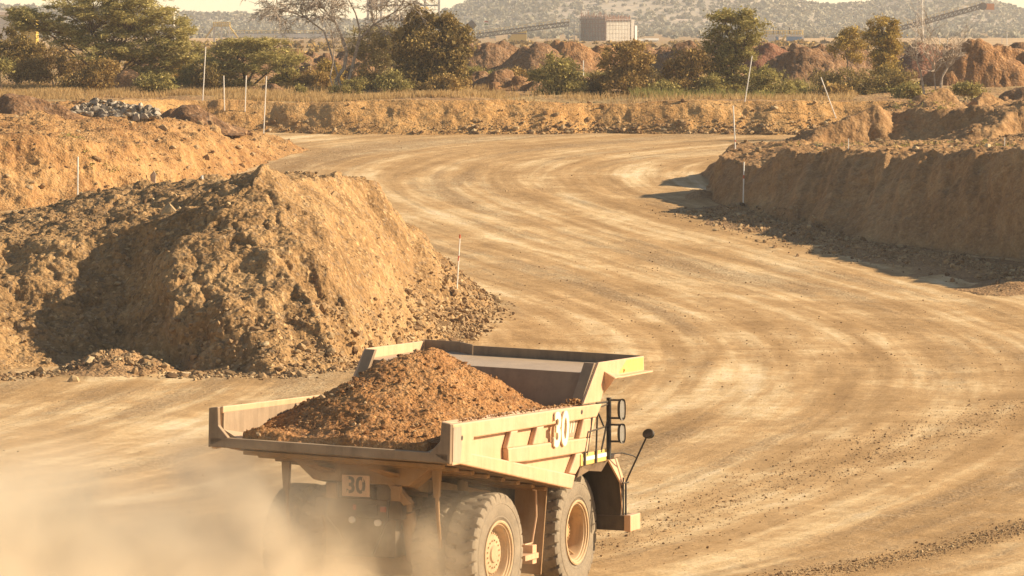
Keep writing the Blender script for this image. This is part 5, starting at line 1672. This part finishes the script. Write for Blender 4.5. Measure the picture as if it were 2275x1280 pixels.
sel = sel[(HDP[sel] < .68) & (np.abs(HXp[sel] - 1137) < 1500) & (pn > rng.uniform(-.8, .25, len(sel)))][:15000]
Cs = HV[sel] + rng.normal(size=(len(sel), 3)) * np.array([1.5, 5, 0])
Ss = rng.uniform(.8, 2.7, len(sel)); Cs[:, 2] += Ss * .35
nf = 900
Yf = rng.uniform(1750, 2450, nf); Xf = (rng.uniform(-300, 2600, nf) - 1137.5) / F * Yf
Cs = np.concatenate([Cs, np.stack([Xf, Yf, np.full(nf, 5.2)], 1)]); Ss = np.concatenate([Ss, rng.uniform(1.2, 2.8, nf)])
blobs('hillside_scrub', Cs, Ss, 16, L_SCRUB)
# scrub and clumps of grass between the heaps and the works
nf = 1500
Yf = rng.uniform(420, 1200, nf); Xf = (rng.uniform(-200, 2500, nf) - 1137.5) / F * Yf
zf = np.array([ray_z(x, y) for x, y in zip(Xf, Yf)])
blobs('plain_scrub', np.stack([Xf, Yf, zf + .1], 1), rng.uniform(.3, .95, nf), 26, L_BROWN)

# ------------------------------------------------------------------ the works in the distance
M_CONC = soil('raw_concrete', (.30, .26, .21), (.44, .39, .32), (.56, .50, .42), .1, .25, .02)
M_CONCD = soil('brown_formwork', (.25, .18, .14), (.33, .25, .19), (.42, .33, .26), .1, .4, .02)
M_STEEL = paint('galvanised_steel', (.42, .40, .37), (.5, .42, .32), .3, .5, .2)
M_RUST = paint('rusty_bar', (.20, .09, .05), (.35, .22, .14), .3, .8, .3)
M_YEL = paint('works_yellow', (.62, .40, .05), (.6, .45, .2), .2, .5, .2)
M_BLUE = paint('tank_blue', (.05, .20, .42), (.4, .38, .35), .2, .4, .1)
M_ORANGE = paint('orange_sheet', (.60, .22, .06), (.5, .35, .2), .2, .5, .2)
M_PALE = paint('pale_sheet', (.66, .62, .54), (.6, .5, .38), .3, .6, .2)
def thing_at(name, label, cat, px, Y, group=None):
    c = at(px, 95, Y); c[2] = 5.0 if Y > 1300 else float(np.interp(Y, [345, 420, 600, 1000, 1600], [7.75, 8, 8, 7.2, 5]))
    o = empty(name, c); tag(o, label, cat, group)
    def W(x, y, dy=0.0):
        return Vector(at(x, y, Y)) + Vector((0, dy, 0)) - Vector(c)
    return o, W
# concrete crusher house under construction, corner towards us
Yc = 1500
o, W = thing_at('concrete_building', 'unfinished concrete building wrapped in scaffolding with bars on top, below the hills', 'building', 1345, Yc)
k0, kl, kr = W(1347, 95), W(1292, 95, 7.5), W(1402, 95, 8.0)
zt = W(1347, 47).z
def quadwall(a, b, z0, z1, t):
    d = Vector((b.x - a.x, b.y - a.y, 0)).normalized(); n_ = Vector((-d.y, d.x, 0)) * t
    return [(a.x, a.y, z0), (b.x, b.y, z0), (b.x + n_.x, b.y + n_.y, z0), (a.x + n_.x, a.y + n_.y, z0)]
mb = MB(); mb.prism([(kl.x, kl.y, 0), (k0.x, k0.y, 0), (kr.x, kr.y, 0), (kl.x + kr.x - k0.x, kl.y + kr.y - k0.y, 0)], (0, 0, zt)); mb.build('wall', M_CONC, o)
mb = MB(); q = quadwall(kl, k0, -.0, zt + 1.2, .0)
dn = Vector((-.55, -.83, 0)) * .3
mb.prism([(kl.x + dn.x, kl.y + dn.y, 0), (k0.x - .3, k0.y - .3, 0), (k0.x - .25, k0.y - .2, 0), (kl.x + dn.x * .3, kl.y + dn.y * .3, 0)], (0, 0, zt + 1.3))
mb.build('formwork', M_CONCD, o)
fd = (kr - k0); fd.z = 0; fd.normalize()
bd_ = Vector((-fd.y, fd.x, 0))
def along(d0, d1, depth, h, out=0.0):
    p0 = k0 + fd * d0 - bd_ * out; p1 = k0 + fd * d1 - bd_ * out
    return [(p0.x, p0.y, 0), (p1.x, p1.y, 0), (p1.x + bd_.x * depth, p1.y + bd_.y * depth, 0), (p0.x + bd_.x * depth, p0.y + bd_.y * depth, 0)], (0, 0, h)
Lr = (kr - k0).length
mb = MB(); mb.prism(*along(Lr + .02, Lr + 1.6, 3.0, zt + .5, .25)); mb.build('stair_shaft', M_CONC, o)
mb = MB(); mb.prism(*along(Lr + 1.64, Lr + 2.7, 2.2, zt - 1.5, .5)); mb.build('column', M_PALE, o)
mb = MB(); mb.prism(*along(.3, Lr - .3, .4, .35, .3)); ld_ = mb.build('edge_slab', M_DARKFR, o); ld_.location = (0, 0, zt - .2)
for a, b, m_, rr in ((kl, k0, M_RUST, .13), (k0, kr, M_STEEL, .055)):      # scaffold along both faces
    mb = MB()
    off = Vector((-.4 if a is kl else .4, -.9, 0))
    for i in range(9):
        p = a + (b - a) * i / 8 + off
        mb.tube([(p.x, p.y, 0), (p.x, p.y, zt + (1.8 if a is kl else .6))], rr, 4, False)
    for h in np.linspace(.8, zt + .6, 6):
        p, q_ = a + off, b + off
        mb.tube([(p.x, p.y, h), (q_.x, q_.y, h)], rr, 4, False)
    mb.build('scaffold', m_, o)
mb = MB()
for i in range(64):
    a, b = (kl, k0) if i < 24 else (k0, kr)
    p = a + (b - a) * (i / 23 if i < 24 else (i - 24) / 39)
    hgt = (3.2 if i < 24 else 2.0) * rng.uniform(.6, 1.15)
    mb.tube([(p.x, p.y + .4, zt - .1), (p.x + rng.normal() * .12, p.y + .4, zt + hgt)], .10, 4, False)
for h in (.5, 1.0, 1.6):
    mb.tube([(kl.x, kl.y + .4, zt + h), (k0.x, k0.y + .4, zt + h)], .09, 4, False)
    if h < 1.2: mb.tube([(k0.x, k0.y + .4, zt + h), (kr.x, kr.y + .4, zt + h)], .09, 4, False)
mb.build('reinforcing_bars', M_RUST, o)
mb = MB()      # open frame at its left
for x in (1263, 1276, 1289):
    for dy in (0, 5): p = W(x, 95, dy + 4); mb.b2((p.x - .14, p.y - .14, 0), (p.x + .14, p.y + .14, W(x, 46).z))
for y in (47, 62, 76):
    z = W(1263, y).z; p, q_ = W(1262, 95, 4), W(1290, 95, 4); mb.b2((p.x, p.y - .15, z - .15), (q_.x, q_.y + 5.1, z + .15))
mb.build('open_frame', M_STEEL, o)

def conveyor(label, a, b, Y, hpx, mat, name='conveyor', legs=(), nseg=16, rail=True):
    o, W = thing_at(name, label, 'conveyor', (a[0] + b[0]) / 2, Y)
    mb = MB()
    A0, B0 = W(*a), W(*b); h = hpx * Y / F; wd = 1.5
    up = Vector((0, 0, h))
    for dy in (0, wd):
        D_ = Vector((0, dy, 0))
        mb.tube([A0 + D_, B0 + D_], .19, 4); mb.tube([A0 + D_ + up, B0 + D_ + up], .19, 4)
        for i in range(nseg):
            p, q_ = A0 + (B0 - A0) * i / nseg + D_, A0 + (B0 - A0) * (i + 1) / nseg + D_
            mb.tube([p, q_ + up], .12, 4, False); mb.tube([q_, q_ + up], .12, 4, False)
    mb.build('truss', mat, o)
    mb = MB()
    d_ = B0 - A0
    mb.prism([A0 + up + Vector((0, .1, .15)), A0 + up + Vector((0, wd - .1, .15)), A0 + up + Vector((0, wd - .1, .3)), A0 + up + Vector((0, .1, .3))], tuple(d_))
    mb.build('belt', M_DARKFR, o)
    if rail:
        mb = MB()
        mb.tube([A0 + up + Vector((0, 0, 1.0)), B0 + up + Vector((0, 0, 1.0))], .05, 4)
        for i in range(nseg + 1):
            p = A0 + d_ * i / nseg + up; mb.tube([p, p + Vector((0, 0, 1.0))], .05, 4, False)
        mb.build('handrail', M_YEL, o)
    for x, y in legs:
        p = W(x, y)
        mb = MB()
        for dy in (0, wd): mb.b2((p.x - .12, dy - .12, 0), (p.x + .12, dy + .12, max(.5, p.z)))
        mb.b2((p.x - .1, -.1, max(.5, p.z) * .6), (p.x + .1, wd + .1, max(.5, p.z) * .6 + .2))
        mb.build('trestle', M_STEEL, o)
    return o, W
conveyor('long low inclined conveyor rising left to right to the concrete building', (1058, 84), (1264, 57), 1490, 8, M_DARKFR, legs=((1100, 80), (1160, 72), (1215, 65)), nseg=22)
o, W = conveyor('long conveyor boom rising to the right past the lattice tower', (1975, 75), (2180, 19), 1480, 9, M_DARKFR, legs=((1985, 75),), nseg=20)
p = W(2184, 14)
mb = MB(); mb.lathe([(0, -1.0), (1.25, -1.0), (1.25, 1.0), (0, 1.0)], 20, (p.x, .7, p.z)); mb.build('head_pulley', M_DARKFR, o, smooth=True)
mb = MB(); a, b = W(2191, 22), W(2209, 8); mb.b2((a.x, -.3, a.z), (b.x, 2.0, b.z)); mb.build('hood', M_ORANGE, o)
mb = MB(); a, b = W(2188, 26), W(2212, 22); mb.b2((a.x, -.5, a.z), (b.x, 2.2, b.z)); mb.build('platform', M_PALE, o)
# lattice tower
o, W = thing_at('lattice_tower', 'slim steel lattice tower standing in front of the conveyor boom', 'tower', 2043, 1470)
mb = MB(); H_ = W(2043, -40).z
for s1 in (-1, 1):
    for s2 in (-1, 1):
        mb.tube([(s1 * 1.35, s2 * 1.3, 0), (s1 * .85, s2 * .85, 6), (s1 * .8, s2 * .8, H_)], .13, 4)
n_ = 13
for i in range(n_):
    za, zb = H_ * i / n_, H_ * (i + 1) / n_
    w_ = .9 if za > 5 else 1.1
    for s2 in (-1, 1):
        mb.tube([(-w_, s2 * w_, za), (w_, s2 * w_, zb)], .07, 4, False); mb.tube([(-w_, s2 * w_, zb), (w_, s2 * w_, zb)], .07, 4, False)
        mb.tube([(s2 * w_, -w_, za), (s2 * w_, w_, zb)], .07, 4, False)
mb.build('lattice', M_PALE, o)
mb = MB(); mb.b2((-1.7, -1.7, -.5), (1.7, 1.7, .35)); mb.build('footing', M_CONC, o)
# yellow hopper
o, W = thing_at('hopper', 'bright yellow hopper box under the long low conveyor', 'hopper', 1145, 1400)
a, b, c, d = W(1122, 94), W(1170, 94), W(1170, 68), W(1138, 76)
mb = MB(); mb.prism([(a.x, 0, 0), (b.x, 0, 0), (b.x, 0, c.z), (d.x, 0, d.z)], (0, 3.0, 0)); mb.build('hopper_body', M_YEL, o, .05)
mb = MB(); mb.b2((d.x - .5, -.15, d.z), (b.x, .0, d.z + .35)); mb.build('rim_plate', M_DARKFR, o)
# tilted drum
o, W = thing_at('crusher_drum', 'tilted yellow and dark drum machine beside the dense dark tree', 'machine', 1045, 1350)
a, b, c = W(1034, 70), W(1043, 60), W(1054, 50)
MB().tube([a, b], [1.35, 1.35], 16).build('drum_base', M_YEL, o, smooth=True)
MB().tube([b, c], [1.3, 1.15], 16).build('drum_top', M_BLACK, o, smooth=True)
mb = MB(); mb.b2((a.x - .6, -.5, 0), (b.x + .6, .5, a.z)); mb.build('stand', M_STEEL, o)
# flag
o, W = thing_at('flag', 'tiny red, white and green flag flying in front of the hills', 'flag', 1084, 1380)
p = W(1076, 47)
MB().tube([(p.x, 0, 0), (p.x, 0, p.z + .2)], .035, 5).build('flagpole', M_STEEL, o)
for i, m_ in enumerate((M_RED, M_WHITE, paint('flag_green', (.05, .22, .06)))):
    z = p.z - .42 * i
    V = [(p.x + t * 1.25, math.sin(t * 5) * .15 + dy, zz_ + .12 * math.sin(t * 4)) for dy in (0, .02) for zz_ in (z, z - .41) for t in np.linspace(0, 1, 7)]
    fl_ = MB(); fl_.add(V, [(i_, i_ + 1, 7 + i_ + 1, 7 + i_) for i_ in range(6)] + [(14 + i_, 21 + i_, 21 + i_ + 1, 14 + i_ + 1) for i_ in range(6)])
    fl_.build('stripe', m_, o)
# tall steel frame
o, W = thing_at('steel_frame', 'tall open steel frame of slim white columns above the bare tree', 'building frame', 900, 1250)
for x in (817, 846, 878, 911, 944, 975):
    for dy in (0, 7):
        p = W(x, 95, dy); mb = MB(); mb.b2((p.x - .24, p.y - .24, 0), (p.x + .24, p.y + .24, W(x, -60).z)); mb.build('column', M_PALE, o)
for y in (12, -34):
    for dy in (0, 7):
        a, b = W(815, y, dy), W(977, y, dy); mb = MB(); mb.b2((a.x, a.y - .12, a.z - .2), (b.x, b.y + .12, b.z + .2)); mb.build('beam', M_STEEL, o)
mb = MB(); a, b = W(818, 18), W(838, -2); mb.b2((a.x, 1, a.z), (b.x, 5, b.z)); mb.build('unit_box', M_DARKFR, o)
# platform with stairs and pipe rack
o, W = thing_at('access_platform', 'yellow-railed platform on white legs with stairs, above the low thorn tree', 'platform', 492, 1300)
a, b = W(474, 58), W(510, 58)
mb = MB(); mb.b2((a.x, 0, a.z - .15), (b.x, 3, a.z + .15)); mb.build('deck', M_YEL, o)
for x in (475, 491, 509):
    for dy in (.15, 2.85):
        p = W(x, 95, dy); mb = MB(); mb.b2((p.x - .15, p.y - .15, 0), (p.x + .15, p.y + .15, a.z - .15)); mb.build('leg', M_PALE, o)
mb = MB()
for dy in (0, 3):
    for hh in (.55, 1.1): mb.tube([(a.x, dy, a.z + hh), (b.x, dy, a.z + hh)], .07, 4)
    for i in range(9): x = a.x + (b.x - a.x) * i / 8; mb.tube([(x, dy, a.z), (x, dy, a.z + 1.2)], .07, 4)
mb.build('railing', M_YEL, o)
for px1, px2 in ((474, 456), (510, 528)):
    p, q_ = W(px1, 58), W(px2, 82)
    mb = MB(); mb.prism([(p.x, .5, p.z), (q_.x, .5, q_.z), (q_.x, .5, q_.z - .5), (p.x, .5, p.z - .5)], (0, 1.6, 0)); mb.build('stair', M_YEL, o)
gal, _ = conveyor('level white conveyor gallery with yellow rail behind the bare tree', (505, 82), (735, 82), 1310, 6, M_PALE, legs=((520, 82), (575, 82), (630, 82), (690, 82)), nseg=24)
mb = MB(); a, b = _(505, 82), _(735, 82); mb.b2((a.x, -.25, a.z - .2), (b.x, -.15, a.z + .75)); mb.build('side_sheet', M_WHITE, gal)
# blue tanks on a railed platform
o, W = thing_at('tank_platform', 'yellow-railed platform over blue tanks, right of the tall layered tree', 'platform', 1740, 1400)
a, b = W(1694, 79), W(1784, 79)
mb = MB(); mb.b2((a.x, 0, a.z - .3), (b.x, 4, a.z + .2)); mb.build('deck', M_PALE, o)
for x0, x1, m_ in ((1698, 1722, M_PALE), (1748, 1782, M_BLUE), (1724, 1730, M_BLUE)):
    p, q_ = W(x0, 95), W(x1, 95); mb = MB(); mb.prism([(p.x, .3, 0), (q_.x, .3, 0), (q_.x, 3.6, 0), (p.x, 3.6, 0)], (0, 0, a.z - .31)); mb.build('tank', m_, o, .12)
p, q_ = W(1782, 95), W(1786, 80)
mb = MB(); mb.prism([(p.x, .5, 0), (p.x + .8, .5, 0), (q_.x, .5, q_.z), (q_.x - .8, .5, q_.z)], (0, 1.2, 0)); mb.build('stair', M_PALE, o)
mb = MB(); p, q_ = W(1730, 95), W(1748, 79); mb.prism([(p.x, -.2, 0), (p.x + .7, -.2, 0), (q_.x, -.2, q_.z), (q_.x - .7, -.2, q_.z)], (0, 1, 0)); mb.build('stair', M_YEL, o)
mb = MB()
for dy in (0, 4):
    for hh in (.7, 1.5): mb.tube([(a.x, dy, a.z + hh), (b.x, dy, a.z + hh)], .08, 4)
    for i in range(15): x = a.x + (b.x - a.x) * i / 14; mb.tube([(x, dy, a.z), (x, dy, a.z + 1.6)], .07, 4)
mb.build('railing', M_YEL, o)
for x in (1719, 1730, 1755):
    p = W(x, 76); mb = MB(); mb.tube([(p.x, 2, p.z), (p.x, 2, W(x, 62).z)], [.25, .18], 6); mb.build('vent_pipe', M_BLACK, o)
# sheds
def shed(label, x0, x1, y0, Y, mat, roofm, name='shed', dep=5):
    o, W = thing_at(name, label, 'shed' if name == 'shed' else 'container', (x0 + x1) / 2, Y)
    a, b, t = W(x0, 95), W(x1, 95), W(x0, y0).z
    mb = MB(); mb.b2((a.x, 0, -.3), (b.x, dep, t)); mb.build('wall', mat, o)
    mb = MB(); mb.prism([(a.x - .3, -.3, t), (a.x - .3, dep + .3, t), (a.x - .3, dep / 2, t + .7)], (b.x - a.x + .6, 0, 0)); mb.build('roof', roofm, o)
    mb = MB(); w_ = b.x - a.x; mb.b2((a.x + w_ * .3, -.05, -.3), (a.x + w_ * .6, -.003, min(2.2, t * .7))); mb.build('door', M_STEEL, o)
shed('beige shed at the left edge behind the flat-topped thorn tree', -40, 32, 34, 900, M_PALE, M_CONCD)
shed('yellow shed behind the flat-topped thorn tree, right of the beige shed', 46, 80, 40, 900, M_YEL, M_YEL)
shed('white-roofed shed peeping out right of the flat-topped thorn tree', 350, 386, 28, 1000, M_PALE, M_WHITE)
shed('white container right of the concrete building', 1434, 1462, 90, 1450, M_WHITE, M_WHITE, 'container', 2.5)
shed('small white container closest to the concrete building', 1421, 1430, 91, 1450, M_WHITE, M_WHITE, 'container', 2.5)
for x, y, lab in ((2088, 82, 'thin white mast right of the lattice tower'), (2105, 84, 'shorter thin white mast, second right of the lattice tower'), (2237, 72, 'tall thin white mast above the highest heap at the right'), (2226, 80, 'short thin mast beside the tall one at the right')):
    o, W = thing_at('mast', lab, 'mast', x, 1200, 'thin masts on the far plain')
    MB().tube([(0, 0, -.5), (0, 0, W(x, y).z)], .09, 6).build('mast_tube', M_WHITE, o)
    MB().b2((-.25, -.06, W(x, y).z - .3), (.25, .06, W(x, y).z)).build('lamp_head', M_WHITE, o)

# ------------------------------------------------------------------ dust behind the truck
def dust_material():
    m = bpy.data.materials.new('road_dust'); m.use_nodes = True
    n, l = m.node_tree.nodes, m.node_tree.links
    n.remove(n['Principled BSDF'])
    pv = n.new('ShaderNodeVolumePrincipled')
    pv.inputs['Color'].default_value = (.97, .845, .645, 1)
    pv.inputs['Anisotropy'].default_value = .35
    p = geo_pos(n)
    n1 = noise_node(n, l, p, .28, 5, .55, .6); n2 = noise_node(n, l, p, .9, 3, .5, .4)
    sp = n.new('ShaderNodeSeparateXYZ'); l.new(p, sp.inputs[0])
    def mth(op, a, b_, clamp=False):
        q = n.new('ShaderNodeMath'); q.operation = op; q.use_clamp = clamp
        for i, v in enumerate((a, b_)):
            if isinstance(v, (int, float)): q.inputs[i].default_value = v
            else: l.new(v, q.inputs[i])
        return q.outputs[0]
    def mr(v, a, b_, c=0.0, d=1.0):
        q = n.new('ShaderNodeMapRange'); q.interpolation_type = 'SMOOTHSTEP'
        l.new(v, q.inputs[0])
        for i, x in zip((1, 2, 3, 4), (a, b_, c, d)): q.inputs[i].default_value = x
        return q.outputs[0]
    nz = mth('SUBTRACT', n1.outputs[0], .5); nz2 = mth('SUBTRACT', n2.outputs[0], .5)
    wob_ = mth('ADD', mth('MULTIPLY', nz, 5.0), mth('MULTIPLY', nz2, 2.0))
    # distances along and across the truck's path: a behind the rear axle, b to its left
    sh, ch = math.sin(HD), math.cos(HD)
    tx, ty = TRK.location.x, TRK.location.y
    dx = mth('SUBTRACT', sp.outputs[0], tx); dy = mth('SUBTRACT', sp.outputs[1], ty)
    back = mth('SUBTRACT', mth('MULTIPLY', dx, -sh), mth('MULTIPLY', dy, ch))
    left = mth('SUBTRACT', mth('MULTIPLY', dy, sh), mth('MULTIPLY', dx, ch))
    zz_ = mth('ADD', sp.outputs[2], mth('MULTIPLY', wob_, -.55))
    hgt = mr(zz_, DUST['z0'], DUST['z1'], 1.0, 0.0)
    fa = mr(mth('ADD', back, wob_), -2.5, 1.8)
    fb_ = mr(mth('ADD', back, wob_), 13, 20, 1.0, 0.0)
    ll = mth('ADD', left, mth('MULTIPLY', wob_, .9))
    fc = mr(ll, -3.3, -.8)
    fd = mr(ll, 9.0, 17.0, 1.0, 0.0)
    tail = mth('MULTIPLY', mth('MULTIPLY', fa, fb_), mth('MULTIPLY', fc, fd))
    # the older cloud drifting off to the left of the truck
    g1 = mr(ll, 3.0, 7.5); g2 = mr(ll, 15, 24, 1.0, 0.0); g3 = mr(mth('ADD', back, wob_), -14, -2); 
    drift = mth('MULTIPLY', mth('MULTIPLY', g1, g2), mth('MULTIPLY', g3, fb_))
    body = mth('ADD', mth('MULTIPLY', tail, DUST['tail']), mth('MULTIPLY', drift, DUST['drift']))
    dens = mth('MULTIPLY', mth('MULTIPLY', body, hgt), mth('MULTIPLY', mr(n1.outputs[0], .34, .66, .12, 1.9), mr(n2.outputs[0], .32, .68, .45, 1.5)))
    l.new(dens, pv.inputs['Density'])
    l.new(pv.outputs[0], n['Material Output'].inputs['Volume'])
    return m
DUST = dict(z0=.2, z1=4.0, tail=.42, drift=.11)
ds = MB().b2((-24, 78, -.1), (4, 122, 5.2)).build('dust_cloud', None)
ds.data.materials.append(dust_material())
tag(ds, kind='stuff')

# ------------------------------------------------------------------ haze in the air
hm = bpy.data.materials.new('air_haze'); hm.use_nodes = True
hn, hl_ = hm.node_tree.nodes, hm.node_tree.links
hn.remove(hn['Principled BSDF'])
hv = hn.new('ShaderNodeVolumePrincipled')
hv.inputs['Color'].default_value = (.93, .92, .92, 1)
hv.inputs['Density'].default_value = 1.4e-4
hv.inputs['Anisotropy'].default_value = .3
hl_.new(hv.outputs[0], hn['Material Output'].inputs['Volume'])
hz = MB().b2((-1500, -60, -1.5), (1500, 3600, 60)).build('haze', hm)
tag(hz, kind='stuff')
